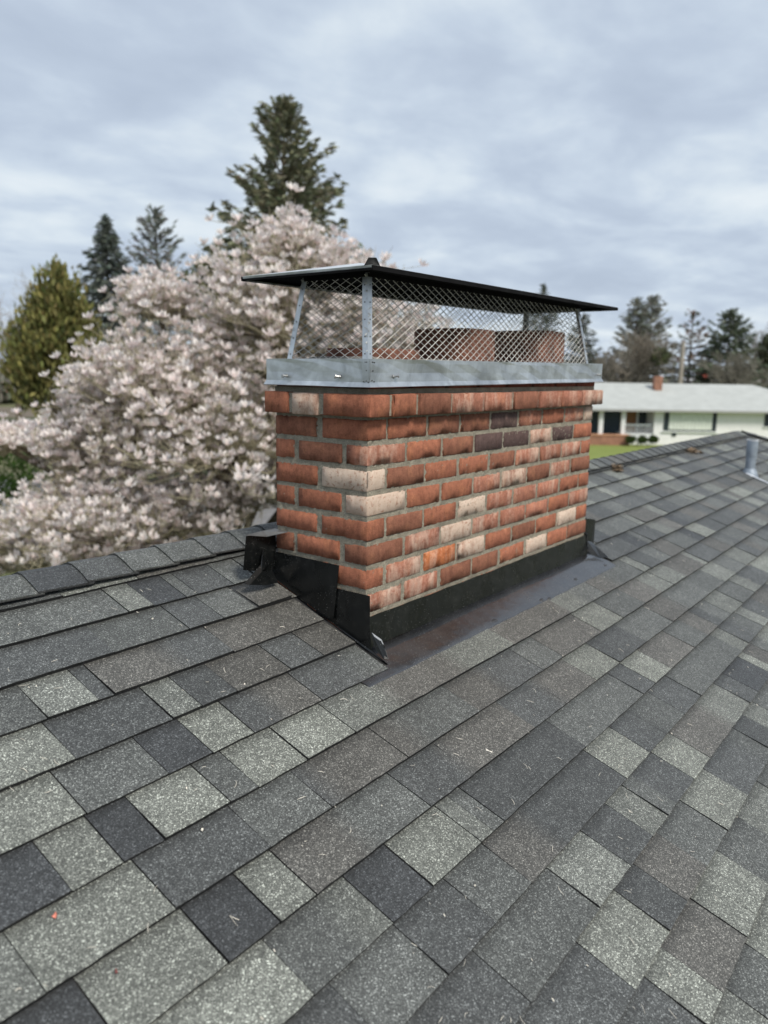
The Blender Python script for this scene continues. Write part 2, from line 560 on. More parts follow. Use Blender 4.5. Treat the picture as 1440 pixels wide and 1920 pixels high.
COURSES = {0.455: ('MLKMDM', [-1.037, -0.566, -0.48, -0.361, -0.316, -0.169, -0.06]),
           0.3135: ('DMDM', [-1.076, -0.702, -0.457, -0.328, -0.192]),
           0.172: ('MLDBDB', [-1.117, -0.964, -0.835, -0.791, -0.574, -0.405, -0.02]),
           0.0305: ('VDLDBDB', [-1.203, -0.977, -0.72, -0.63, -0.512, -0.311, -0.17, -0.02]),
           -0.111: ('VMKVDBDM', [-1.248, -1.035, -0.832, -0.707, -0.574, -0.462, -0.321, -0.108, -0.02]),
           -0.2525: ('KVKVMVVLBLLBLMBM', [-1.331, -1.148, -1.04, -0.944, -0.77, -0.685, -0.521, -0.336, -0.125, 0.223, 0.359, 0.542, 1.028, 1.204, 1.391, 1.562, 1.871]),
           -0.394: ('LVDMDBBMBDMBVMBL', [-1.371, -1.275, -1.021, -0.776, -0.581, -0.543, -0.28, -0.188, 0.085, 0.283, 0.511, 0.672, 1.026, 1.254, 1.518, 1.749, 1.922]),
           -0.5355: ('LKVKVBMDBDBVDMBM', [-1.458, -1.377, -1.227, -1.009, -0.879, -0.778, -0.586, -0.366, -0.161, 0.188, 0.414, 0.662, 0.877, 1.163, 1.498, 1.728, 2.076]),
           -0.677: ('KVMLKVLMDMMDVBM', [-1.355, -1.223, -0.926, -0.769, -0.692, -0.548, -0.345, -0.287, -0.234, 0.269, 0.602, 0.765, 0.887, 1.069, 1.364, 1.565]),
           -0.8185: ('DMDMBDVDMDM', [-1.208, -0.884, -0.689, -0.505, -0.338, -0.173, 0.257, 0.456, 0.614, 0.812, 1.004, 1.433]),
           -0.96: ('DDMLDLMDVB', [-1.096, -0.831, -0.596, -0.257, -0.062, 0.102, 0.224, 0.299, 0.473, 0.645, 0.945]),
           -1.1015: ('DDVDBMV', [-1.074, -0.831, -0.381, -0.165, -0.038, 0.135, 0.339, 0.573]),
           -1.243: ('BDVBVV', [-0.964, -0.642, -0.327, -0.218, -0.007, 0.089, 0.237]),
           -1.3845: ('V', [-0.934, -0.392])}
EXPO = 0.1415
rs = random.Random(5)
CH_L, CH_W = 1.692, 0.3945


def rand_tone(prev):
    while True:
        t = rs.choices('KDMBLV', (0.5, 2.8, 3.4, 1.8, 2.2, 1.1))[0]
        if t != prev or rs.random() < .3:
            return t


def cells_for(s, x0, x1):
    """list of (xa, xb, tone) along a course"""
    out = []

    def fill(a, b):
        x, prev = a, None
        while x < b - 0.01:
            w = rs.choice((0.075, 0.11, 0.13, 0.15, 0.17, 0.2, 0.23, 0.27, 0.30)) * rs.uniform(.85, 1.15)
            xe = min(b, x + w)
            if b - xe < 0.05:
                xe = b
            t = rand_tone(prev)
            prev = t
            out.append((x, xe, t))
            x = xe
    key = next((k for k in COURSES if abs(k - s) < 0.02), None)
    if key is None:
        fill(x0, x1)
        return out
    tones, xs = COURSES[key]
    fill(x0, xs[0])
    for t, a, b in zip(tones, xs[:-1], xs[1:]):
        out.append((a, b, t))
    fill(xs[-1], x1)
    return out


def cell_geom(xa, xb, s, proud, tone, vs, fs, cs, back=False, z_extra=0.0, ylen=None, cl=None, cr=None, base=None):
    """one tab: a thin tilted slab whose butt edge stands proud of the course below"""
    w = xb - xa
    k = max(1, int(w / 0.035))
    g = rs.choice((0.0008, 0.0015, 0.0019))
    L = (ylen or EXPO) + 0.022
    hb = 0.0100 + proud + z_extra
    ht = 0.0012 + z_extra
    col = base if base is not None else np.array(TONE[tone]) * rs.uniform(0.86, 1.16)
    gl, gr = (g if cl is None else .0001), (g if cr is None else .0001)
    b = len(vs)
    top, low, up = [], [], []
    sk = rs.uniform(-.0012, .0012)
    for i in range(k + 1):
        x = xa + gl + (w - gl - gr) * i / k
        ds = rs.uniform(-0.0011, 0.0011)
        top.append((x, s + ds, hb + rs.uniform(-.0005, .0007)))
        low.append((x, s + ds * .6 + 0.0006, -0.001))
        up.append((x + sk, s + L, ht))
    def W(p):
        x, ss, h = p
        y = ss / HY
        return (x, y - h * SL / HY, DECK0 + SL * y + h / HY)
    mid = [(x, ss + 0.0025, h + 0.0002) for x, ss, h in top]
    rows = [low, top, top, mid, up]
    for r in rows:
        for p in r:
            q = W(p)
            if back:
                q = (q[0], 2 * YR - q[1], q[2])
            vs.append(q)
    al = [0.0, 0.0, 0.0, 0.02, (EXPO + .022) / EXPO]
    for ri, a in enumerate(al):
        for i in range(k + 1):
            c_ = col
            if i == 0 and cl is not None:
                c_ = (col + cl) / 2
            if i == k and cr is not None:
                c_ = (col + cr) / 2
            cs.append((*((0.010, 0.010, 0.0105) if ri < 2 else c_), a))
    n1 = k + 1
    for r in (0, 2, 3):
        for i in range(k):
            q = (b + r * n1 + i, b + r * n1 + i + 1, b + (r + 1) * n1 + i + 1, b + (r + 1) * n1 + i)
            fs.append(q[::-1] if back else q)
    # side edges
    e0 = len(vs)
    for q in (b, b + n1, b + 3 * n1, b + 4 * n1, b + k, b + n1 + k, b + 3 * n1 + k, b + 4 * n1 + k):
        vs.append(vs[q])
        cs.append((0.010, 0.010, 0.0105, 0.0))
    sl0 = (e0, e0 + 1, e0 + 2, e0 + 3)
    sr0 = (e0 + 4, e0 + 7, e0 + 6, e0 + 5)
    fs.append(sl0[::-1] if back else sl0)
    fs.append(sr0[::-1] if back else sr0)


def in_view(p, m=0.06):
    d = (np.asarray(p) - CAM) @ RN
    if d[2] > -0.1:
        return False
    u, v = d[0] / -d[2] * FPX, d[1] / -d[2] * FPX
    return abs(u) < 720 * (1 + m) and abs(v) < 960 * (1 + m)


allcells = []
for ki in range(-1, 38):
    s = 0.455 - EXPO * (ki)
    if abs(s) < 1e-9:
        continue
    y = s / HY
    hipx = X_RE + (YR - y) - 0.01
    for xa, xb, t in cells_for(s, X_L - 1.0, hipx):
        allcells.append((xa, xb, s, t))
CUTL, CUTR = -0.0115, CH_L + 0.02
final = []
for xa, xb, s, t in allcells:
    # the chimney interrupts the courses that run into it
    if -0.145 < s < CH_W * HY - 0.01:
        if xb <= CUTL or xa >= CUTR + (0.08 if s < -0.05 else 0):
            final.append((xa, xb, s, t))
        else:
            if xa < CUTL - 0.02:
                final.append((xa, CUTL, s, t))
            r = CUTR + (0.08 if s < -0.05 else 0)
            if xb > r + 0.02:
                final.append((r, xb, s, t))
    else:
        final.append((xa, xb, s, t))


def size_key(c):
    xa, xb, s, t = c
    y = s / HY
    p = np.array([(xa + xb) / 2, y + .06, deck(y)])
    if not in_view(p):
        return -1
    d = np.linalg.norm(p - CAM)
    return (xb - xa) / d / d


order = sorted(range(len(final)), key=lambda i: -size_key(final[i]))
singles = set(order[:262])
vs_, fs_, cs_ = [], [], []
bases = [np.array(TONE[t]) * rs.uniform(.87, 1.15) for _, _, _, t in final]
prouds = [rs.choice((0.0, 0.0, 0.0026, 0.0038)) for _ in final]
soft = []
for i in range(len(final)):
    j = i + 1
    ok = j < len(final) and final[j][2] == final[i][2] and abs(final[j][0] - final[i][1]) < 1e-6 and rs.random() < .42 and .66 < bases[i][1] / bases[j][1] < 1.5
    soft.append(ok)
    if ok:
        prouds[j] = prouds[i]
for i, (xa, xb, s, t) in enumerate(final):
    cl = bases[i - 1] if i and soft[i - 1] else None
    cr = bases[i + 1] if soft[i] else None
    if i in singles:
        v, f, c = [], [], []
        cell_geom(xa, xb, s, prouds[i], t, v, f, c, cl=cl, cr=cr, base=bases[i])
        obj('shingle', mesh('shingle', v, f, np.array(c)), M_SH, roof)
    else:
        cell_geom(xa, xb, s, prouds[i], t, vs_, fs_, cs_, cl=cl, cr=cr, base=bases[i])
# back slope (beyond the ridge) and the hip slope at the far end
for ki in range(0, 37):
    s = 0.455 - EXPO * ki
    y = s / HY
    x = X_L - 1
    while x < X_RE + (YR - y):
        w = rs.uniform(.25, .5)
        cell_geom(x, min(x + w, X_RE + (YR - y)), s, 0.0, rand_tone(None), vs_, fs_, cs_, back=True)
        x += w
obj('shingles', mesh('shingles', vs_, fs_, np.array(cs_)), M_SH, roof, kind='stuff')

# loose tab lying at the upper left foot of the chimney
v, f, c = [], [], []
cell_geom(-0.187, -0.036, 0.292 * HY, 0.004, 'B', v, f, c, z_extra=0.006, ylen=0.095)
obj('shingle', mesh('shingle', v, f, np.array(c)), M_SH, roof, label='small brown loose shingle tab lapped over the course beside the flashing')


def ridge_cap(p0, p1, slopeL, slopeR, tone, lift=0.033, wid=0.108):
    """bent cap shingle over a ridge from p0 (low butt end) to p1"""
    p0, p1 = np.array(p0, float), np.array(p1, float)
    vs, fs = [], []
    d = p1 - p0
    rows = 2
    prof = []
    for t, (z) in ((-1, 0), (-.55, 0), (-.12, 0), (0, 0), (.12, 0), (.55, 0), (1, 0)):
        prof.append(t)
    col = np.array(TONE[tone]) * rs.uniform(.9, 1.12)
    cols = []
    j = [rs.uniform(-.003, .003) for _ in prof]
    for e, (p, h) in enumerate(((p0, lift + 0.007), (p0 + d * 1.12, lift))):
        for lay in (0, 1):
            for t, jj in zip(prof, j):
                side = slopeL if t < 0 else slopeR
                off = np.array(side) * abs(t) * wid
                rnd = 0.004 * (1 - min(1, abs(t) / .12)) * -1
                z = h + rnd - (0.007 if lay else 0.0) - 0.003 * abs(t)
                # the two ends of the cap get a slightly uneven length
                vs.append(p + off + np.array([0, 0, z]) + d / np.linalg.norm(d) * (jj if e == 0 else 0))
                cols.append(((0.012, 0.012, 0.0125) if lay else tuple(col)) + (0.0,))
    n = len(prof)
    for i in range(n - 1):
        fs.append((i, i + 1, 2 * n + i + 1, 2 * n + i))                     # top
        fs.append((n + i, 3 * n + i, 3 * n + i + 1, n + i + 1))             # under
        fs.append((i, n + i, n + i + 1, i + 1))                             # butt end
        fs.append((2 * n + i, 2 * n + i + 1, 3 * n + i + 1, 3 * n + i))
    fs.append((0, 2 * n, 3 * n, n))
    fs.append((n - 1, 2 * n - 1, 4 * n - 1, 3 * n - 1))
    me = mesh('ridge_shingle', vs, fs, np.array(cols))
    bm = bmesh.new()
    bm.from_mesh(me)
    bmesh.ops.recalc_face_normals(bm, faces=bm.faces)
    bm.to_mesh(me)
    bm.free()
    return me


sF = np.array([0, -1, -SL]) / HY
sB = np.array([0, 1, -SL]) / HY
x = -0.757 + 0.1535 * 53
k = 0
while x > -3.2:
    t = rs.choices('KDMBL', (1.2, 3, 3, 1, .8))[0] if x > 1.6 else rs.choice('DDMK')
    x0, x1 = x, x - 0.1535
    x0 = min(x0, X_RE + 0.06)
    if x1 < X_RE:
        me = ridge_cap((x1, YR, zr), (x0, YR, zr), sF, sB, t)
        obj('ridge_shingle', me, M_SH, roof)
    x -= 0.1535
# far hip
hd = np.array([1, -1, -SL]) / math.sqrt(2 + SL * SL)
hb_ = np.array([1, 1, -SL]) / math.sqrt(2 + SL * SL)
sR_ = np.array([1, 0, -SL]) / HY
hv, hf, hc = [], [], []
for i in range(0, 34):
    a = np.array([X_RE, YR, zr]) + hd * (0.15 * i + .02)
    me = ridge_cap(a + hd * .15, a, (sF + hd * -0.35) , (sR_ - hd * .35), rs.choice('DMK'))
    if i < 8:
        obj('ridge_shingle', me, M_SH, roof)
    else:
        b0 = len(hv)
        hv += [tuple(v.co) for v in me.vertices]
        hf += [tuple(b0 + q for q in p.vertices) for p in me.polygons]
        hc += [(0.09, 0.09, 0.092, 0.0)] * len(me.vertices)
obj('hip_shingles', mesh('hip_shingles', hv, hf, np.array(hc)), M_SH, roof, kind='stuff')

# ------------------------------------------------------------------ chimney
chim = thing('brick_chimney', 'weathered red brick chimney with cream stained bricks standing on the shingled roof', 'chimney')
CH = 0.07768          # course height
BJ = 0.0150           # bed joint
BRC = {'R': (0.315, 0.122, 0.073, 0.24), 'D': (0.225, 0.096, 0.061, 0.08), 'P': (0.340, 0.145, 0.096, 0.50),
       'T': (0.31, 0.16, 0.11, 0.74), 'C': (0.36, 0.19, 0.13, 0.93), 'K': (0.105, 0.068, 0.062, 0.26), 'O': (0.37, 0.125, 0.052, 0.42)}
FRONT = {0: ('RRDPPDPPPD', [-0.033, 0.062, 0.085, 0.204, 0.225, 0.41, 0.427, 0.628, 0.642, 0.839, 0.86, 1.052, 1.073, 1.269, 1.288, 1.486, 1.500, 1.728]),
         1: ('RRDDKPRPCR', [0.0, 0.092, 0.103, 0.308, 0.324, 0.513, 0.527, 0.728, 0.742, 0.946, 0.963, 1.161, 1.176, 1.377, 1.394, 1.590, 1.605, 1.692]),
         2: ('PRDKKPKR', [0.0, 0.194, 0.208, 0.402, 0.418, 0.613, 0.630, 0.829, 0.845, 1.053, 1.072, 1.261, 1.277, 1.484, 1.498, 1.692]),
         3: ('CDRRDPPPR', [0.0, 0.088, 0.102, 0.302, 0.316, 0.509, 0.526, 0.728, 0.745, 0.938, 0.952, 1.150, 1.166, 1.367, 1.381, 1.576, 1.589, 1.692]),
         4: ('CRRPTDPD', [0.0, 0.196, 0.211, 0.399, 0.418, 0.616, 0.633, 0.827, 0.846, 1.041, 1.060, 1.259, 1.278, 1.473, 1.490, 1.692]),
         5: ('RDRCPPPRR', [0.0, 0.087, 0.103, 0.299, 0.315, 0.511, 0.530, 0.720, 0.736, 0.932, 0.948, 1.141, 1.161, 1.357, 1.380, 1.572, 1.587, 1.692]),
         6: ('DPTPPPRP', [0.0, 0.189, 0.206, 0.407, 0.422, 0.619, 0.634, 0.828, 0.845, 1.046, 1.062, 1.263, 1.277, 1.477, 1.493, 1.692]),
         7: ('RPOTRDRCR', [0.0, 0.088, 0.107, 0.296, 0.317, 0.514, 0.529, 0.720, 0.736, 0.933, 0.949, 1.151, 1.165, 1.355, 1.373, 1.565, 1.579, 1.692]),
         8: ('PPDDRCRD', [0.0, 0.187, 0.208, 0.401, 0.427, 0.627, 0.643, 0.832, 0.856, 1.058, 1.078, 1.266, 1.280, 1.474, 1.488, 1.692]),
         9: ('RRDRDRRDR', [0.0, 0.09, 0.105, 0.305, 0.32, 0.512, 0.53, 0.725, 0.74, 0.94, 0.955, 1.15, 1.165, 1.365, 1.38, 1.575, 1.59, 1.692])}
# left face, from the front corner backwards: brick spans in Y
LEFT = {0: ('PTR', [-0.033, 0.154, 0.177, 0.288, 0.306, 0.412]), 1: ('RD', [0.0, 0.185, 0.208, 0.3945]), 2: ('RDR', [0.0, 0.087, 0.104, 0.288, 0.309, 0.3945]),
        3: ('CR', [0.0, 0.188, 0.208, 0.3945]), 4: ('TRR', [0.0, 0.088, 0.106, 0.292, 0.309, 0.3945]), 5: ('PR', [0.0, 0.190, 0.209, 0.3945]),
        6: ('RRD', [0.0, 0.092, 0.112, 0.298, 0.313, 0.3945]), 7: ('DR', [0.0, 0.188, 0.208, 0.3945]), 8: ('RRR', [0.0, 0.088, 0.106, 0.290, 0.309, 0.3945]), 9: ('RR', [0.0, 0.188, 0.208, 0.3945])}
rb = random.Random(21)


def brick_mesh(x0, x1, y0, y1, z0, z1, rough=1.0):
    dims = (x1 - x0, y1 - y0, z1 - z0)
    org = (x0, y0, z0)
    e = 0.0032
    axes = []
    for d in dims:
        k = max(2, int(d / 0.024))
        axes.append([0.0, e] + [e + (d - 2 * e) * i / k for i in range(1, k)] + [d - e, d])
    idx = {}
    vs, fs = [], []
    nx, ny, nz = (len(a) for a in axes)
    rnd = {}
    tilt = [rb.uniform(-.0016, .0016) for _ in range(6)]

    def vert(i, j, k):
        key = (i, j, k)
        if key in idx:
            return idx[key]
        p = [axes[0][i], axes[1][j], axes[2][k]]
        on = [int(t in (0, m - 1)) for t, m in ((i, nx), (j, ny), (k, nz))]
        ct = [min(max(c, e), d - e) for c, d in zip(p, dims)]
        if sum(on) >= 2:           # round the arrises
            v = np.array([a - b for a, b in zip(p, ct)])
            v = v / np.linalg.norm(v) * e
            p = [a + b for a, b in zip(ct, v)]
            bite = rb.random()
            amp = 0.0018 if bite < .80 else rb.uniform(.004, .0105)
            mid = [d / 2 for d in dims]
            for q in range(3):
                if on[q]:
                    p[q] += (1 if p[q] < mid[q] else -1) * rb.uniform(0, 1) * amp * rough
            for q in range(3):
                if not on[q]:
                    p[q] += rb.uniform(-1, 1) * .0035
        else:
            for q in range(3):
                p[q] += rb.uniform(-1, 1) * (.0005 if on[q] else .0014)
        p[2] += tilt[0] * (p[0] / dims[0] - .5) * 1.4
        idx[key] = len(vs)
        vs.append([a + b for a, b in zip(org, p)])
        return idx[key]
    for i in range(nx - 1):
        for j in range(ny - 1):
            for k in (0, nz - 1):
                q = (vert(i, j, k), vert(i + 1, j, k), vert(i + 1, j + 1, k), vert(i, j + 1, k))
                fs.append(q if k else q[::-1])
    for i in range(nx - 1):
        for k in range(nz - 1):
            for j in (0, ny - 1):
                q = (vert(i, j, k), vert(i + 1, j, k), vert(i + 1, j, k + 1), vert(i, j, k + 1))
                fs.append(q[::-1] if j else q)
    for j in range(ny - 1):
        for k in range(nz - 1):
            for i in (0, nx - 1):
                q = (vert(i, j, k), vert(i, j + 1, k), vert(i, j + 1, k + 1), vert(i, j, k + 1))
                fs.append(q if i else q[::-1])
    return vs, fs


def brick(x0, x1, y0, y1, c, tone):
    z1 = -(c - 1) * CH - BJ * .35
    z0 = z1 - (CH - BJ)
    if c == 0:
        z0, z1 = 0.004, 0.0715
    x0, x1 = x0 - (.0012 if x0 > .01 else 0), x1 + (.0012 if x1 < CH_L - .01 else 0)
    v, f = brick_mesh(x0, x1, y0, y1, z0 + rb.uniform(-.001, .001), z1 + rb.uniform(-.0015, .001))
    col = np.array(BRC[tone], float)
    col[:3] *= rb.uniform(.88, 1.12)
    col[3] = min(1, max(0, col[3] + rb.uniform(-.10, .10)))
    me = mesh('brick', v, f, col, smooth=True)
    obj('brick', me, M_BR, chim)


WY = 0.090
for c in range(0, 10):
    ft, fx = FRONT[c]
    lt, ly = LEFT[c]
    pro = 0.033 if c == 0 else 0.0
    nf = len(fx) // 2
    wob = lambda: rb.uniform(-.0018, .0018)
    # front face; the first brick is the corner brick shared with the left face
    for i in range(nf):
        y0 = -pro + wob()
        y1 = ly[1] if i == 0 else -pro + WY
        tone = ft[i] if i else (lt[0] if lt[0] in 'CT' and ft[0] != 'C' else ft[0])
        if c == 0 and i == nf - 1:
            y1 = 0.09
        brick(fx[2 * i] + (wob() if i == 0 else 0), fx[2 * i + 1], y0, y1, c, tone)
    for i in range(1, len(ly) // 2):
        brick(-pro + wob(), -pro + WY, ly[2 * i], ly[2 * i + 1], c, lt[i])
    # right end and back
    xr = CH_L + pro
    yy = [0.105, 0.195, 0.21, 0.3945 + pro * .5] if c % 2 else [0.105, 0.29, 0.305, 0.3945 + pro * .5]
    for i in range(2):
        brick(xr - WY, xr, yy[2 * i], yy[2 * i + 1], c, rb.choice('RDPR'))
    x = 0.11 - pro
    yb = CH_W + pro * .5
    while x < xr - 0.2:
        w = min(0.199, xr - 0.1 - x)
        brick(x, x + w, yb - WY, yb, c, rb.choice('RRDPK'))
        x += w + 0.0125


def noisy_box(x0, x1, y0, y1, z0, z1, step, amp):
    """mortar body: box faces with fine uneven relief"""
    vs, fs = [], []

    def face(o, a, b, la, lb, nrm):
        na, nb = max(1, int(la / step)), max(1, int(lb / step))
        base = len(vs)
        jit = RNG.normal(0, amp, (na + 1, nb + 1))
        jit[0, :] = jit[-1, :] = 0
        jit[:, 0] = jit[:, -1] = 0
        for i in range(na + 1):
            for j in range(nb + 1):
                vs.append(np.array(o) + np.array(a) * la * i / na + np.array(b) * lb * j / nb + np.array(nrm) * jit[i, j])
        for i in range(na):
            for j in range(nb):
                q = base + i * (nb + 1) + j
                fs.append((q, q + nb + 1, q + nb + 2, q + 1))
    X, Y, Z = (1, 0, 0), (0, 1, 0), (0, 0, 1)
    face((x0, y0, z0), X, Z, x1 - x0, z1 - z0, (0, -1, 0))
    face((x0, y1, z0), Y if False else (0, -1, 0), Z, y1 - y0, z1 - z0, (-1, 0, 0))
    face((x1, y0, z0), Y, Z, y1 - y0, z1 - z0, (1, 0, 0))
    face((x1, y1, z0), (-1, 0, 0), Z, x1 - x0, z1 - z0, (0, 1, 0))
    face((x0, y0, z1), X, Y, x1 - x0, y1 - y0, (0, 0, 1))
    return vs, fs


v, f = noisy_box(0.0035, CH_L - 0.0035, 0.0035, CH_W - 0.0035, -1.02, 0.006, 0.0065, 0.0012)
obj('mortar', mesh('mortar', v, f, smooth=True), M_MO, chim)
v, f = noisy_box(-0.024, CH_L + 0.026, -0.024, CH_W + 0.007, 0.0065, 0.069, 0.009, 0.001)
obj('mortar', mesh('mortar', v, f, smooth=True), M_MO, chim)
# recessed top course in the shade of the cap, and the sloping cement crown
mb = MB()
mb.box(0.0, CH_L, 0.0, CH_W, 0.0693, 0.088)
obj('mortar', mb.mesh('mortar'), M_MO, chim)
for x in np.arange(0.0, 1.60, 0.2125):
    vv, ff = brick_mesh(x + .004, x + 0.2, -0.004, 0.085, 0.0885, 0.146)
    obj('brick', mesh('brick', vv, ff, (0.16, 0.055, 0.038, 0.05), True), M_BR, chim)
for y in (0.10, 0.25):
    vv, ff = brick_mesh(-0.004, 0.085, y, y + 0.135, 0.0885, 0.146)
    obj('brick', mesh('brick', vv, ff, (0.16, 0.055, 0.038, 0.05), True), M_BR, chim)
mb = MB()
mb.add([(0, 0, .147), (CH_L, 0, .147), (CH_L, CH_W, .147), (0, CH_W, .147), (.09, .09, .185), (CH_L - .09, .09, .185), (CH_L - .09, CH_W - .09, .185), (.09, CH_W - .09, .185)],
       [(0, 1, 5, 4), (1, 2, 6, 5), (2, 3, 7, 6), (3, 0, 4, 7), (4, 5, 6, 7), (3, 2, 1, 0)])
obj('cement_crown', mb.mesh('cement_crown'), M_WASH, chim)


def flue(x0, x1, y0, y1, z0, z1, t=0.018):
    mb = MB()
    r = 0.085

    def ring(a, z):
        X0, X1, Y0, Y1 = x0 + a, x1 - a, y0 + a, y1 - a
        rr = max(.004, r - a)
        P = []
        for cx, cy, st in ((X1 - rr, Y0 + rr, -90), (X1 - rr, Y1 - rr, 0), (X0 + rr, Y1 - rr, 90), (X0 + rr, Y0 + rr, 180)):
            for q in range(4):
                an = rad(st + 30 * q)
                P.append((cx + rr * math.cos(an), cy + rr * math.sin(an), z))
        return P
    rings = [ring(0, z0), ring(0, z1 - .003), ring(.003, z1), ring(t, z1), ring(t, z0)]
    n = 16
    mb.add(sum(rings, []), [(k * n + i, k * n + (i + 1) % n, (k + 1) * n + (i + 1) % n, (k + 1) * n + i) for k in range(4) for i in range(n)])
    me = mb.mesh('flue_tile', smooth=True)
    return me


obj('flue_tile', flue(0.12, 0.42, 0.07, 0.325, 0.15, 0.213), M_FLUE, chim, label='low clay flue tile barely rising above the cement crown')
f2 = obj('flue_tile', flue(0.64, 0.91, 0.06, 0.335, 0.15, 0.302), M_FLUE, chim)
f3 = obj('flue_tile', flue(1.25, 1.54, 0.06, 0.335, 0.15, 0.325), M_FLUE, chim)
# ------------------------------------------------------------------ chimney cap
cap = thing('chimney_cover', 'galvanised steel chimney cap with diamond mesh sides under a dark overhanging lid', 'chimney cap')
TILT = 0.0095


def tz(p):
    return (p[0], p[1], p[2] + TILT * p[0])


def tilt_me(me):
    for v_ in me.vertices:
        v_.co.z += TILT * v_.co.x
    return me


SX0, SX1, SY0, SY1 = -0.030, 1.702, -0.030, 0.402
SZ0, SZ1 = 0.094, 0.1755


def skirt():
    """folded band: inner shelf, vertical face, out-turned drip lip; mitred corners"""
    prof = [(0.055, SZ1 + .001), (0.0, SZ1), (0.0, SZ1 - .012), (0.0006, (SZ0 + SZ1) / 2), (0.0, SZ0 + 0.014), (-0.007, SZ0), (-0.005, SZ0 - .0015), (0.0025, SZ0 + .012), (0.0025, SZ1 - .004), (0.054, SZ1 - .003)]
    cs = [(SX0, SY0, 1, 1), (SX1, SY0, -1, 1), (SX1, SY1, -1, -1), (SX0, SY1, 1, -1)]
    # subdivided along the sides so the sheet can be a touch wavy
    rings = []
    for q in range(4):
        a, b = cs[q], cs[(q + 1) % 4]
        L = math.hypot(b[0] - a[0], b[1] - a[1])
        k = max(2, int(L / .09))
        for i in range(k):
            t = i / k
            ring = []
            for j, (o, z) in enumerate(prof):
                pa = np.array([a[0] + a[2] * o, a[1] + a[3] * o])
                pb = np.array([b[0] + b[2] * o, b[1] + b[3] * o])
                p = pa + (pb - pa) * t
                w = 0 if i == 0 else rb.uniform(-.0011, .0011)
                nrm = np.array([0, 1]) if q in (0, 2) else np.array([1, 0])
                p = p + nrm * w
                ring.append(tz((p[0], p[1], z + (rb.uniform(-.0007, .0007) if i else 0))))
            rings.append(ring)
    n, m = len(rings), len(prof)
    vs = [p for r in rings for p in r]
    fs = [(i * m + j, ((i + 1) % n) * m + j, ((i + 1) % n) * m + (j + 1) % m, i * m + (j + 1) % m) for i in range(n) for j in range(m)]
    mb = MB()
    mb.add(vs, fs)
    return mb.mesh('skirt')


sk_o = obj('skirt', skirt(), M_GA, cap)
# thin seam and overlap plate at the near corner
mb = MB()
mb.box(SX0 - .0016, SX0 - .0002, SY0 + .001, SY0 + .03, SZ0 + .016, SZ1 - .002)
obj('corner_lap', tilt_me(mb.mesh('corner_lap')), M_GA, sk_o)
BZ, TZ = SZ1, 0.430
BX0, BX1, BY0, BY1 = 0.018, 1.650, 0.018, 0.355
TX0, TX1, TY0, TY1 = 0.052, 1.580, 0.050, 0.318


def lerp(a, b, t):
    return np.asarray(a, float) * (1 - t) + np.asarray(b, float) * t


botc = [(BX0, BY0, BZ), (BX1, BY0, BZ), (BX1, BY1, BZ), (BX0, BY1, BZ)]
topc = [(TX0, TY0, TZ), (TX1, TY0, TZ), (TX1, TY1, TZ), (TX0, TY1, TZ)]
dirs = [(1, 1), (-1, 1), (-1, -1), (1, -1)]
for q in range(4):
    mb = MB()
    b_, t_ = np.array(botc[q]), np.array(topc[q])
    sx, sy = dirs[q]
    w, th = 0.021, 0.0016
    # angle iron: two thin leaves meeting on the outer arris
    mb.add([b_, b_ + (sx * w, 0, 0), b_ + (sx * w, sy * th, 0), b_ + (sx * th, sy * th, 0), b_ + (sx * th, sy * w, 0), b_ + (0, sy * w, 0),
            t_, t_ + (sx * w, 0, 0), t_ + (sx * w, sy * th, 0), t_ + (sx * th, sy * th, 0), t_ + (sx * th, sy * w, 0), t_ + (0, sy * w, 0)],
           [(i, (i + 1) % 6, 6 + (i + 1) % 6, 6 + i) for i in range(6)])
    o = obj('post', tilt_me(mb.mesh('post')), M_GA, cap)
    mb = MB()
    for k in range(5):
        t = 0.06 + 0.2 * k
        p = lerp(b_, t_, t)
        for ax in (0, 1):
            c = p + (np.array([sx * .011, 0, 0]) if ax == 0 else np.array([0, sy * .011, 0]))
            out = np.array([0, -sy, 0]) if ax == 0 else np.array([-sx, 0, 0])
            mb.tube([c - out * .001, c + out * .0016], [.0026, .0019], 6)
    obj('rivets', tilt_me(mb.mesh('rivets')), simple_mat('rivet', (0.12, 0.12, 0.12), 0.5, 0.6) if q == 0 else bpy.data.materials['rivet'], o, kind='stuff')


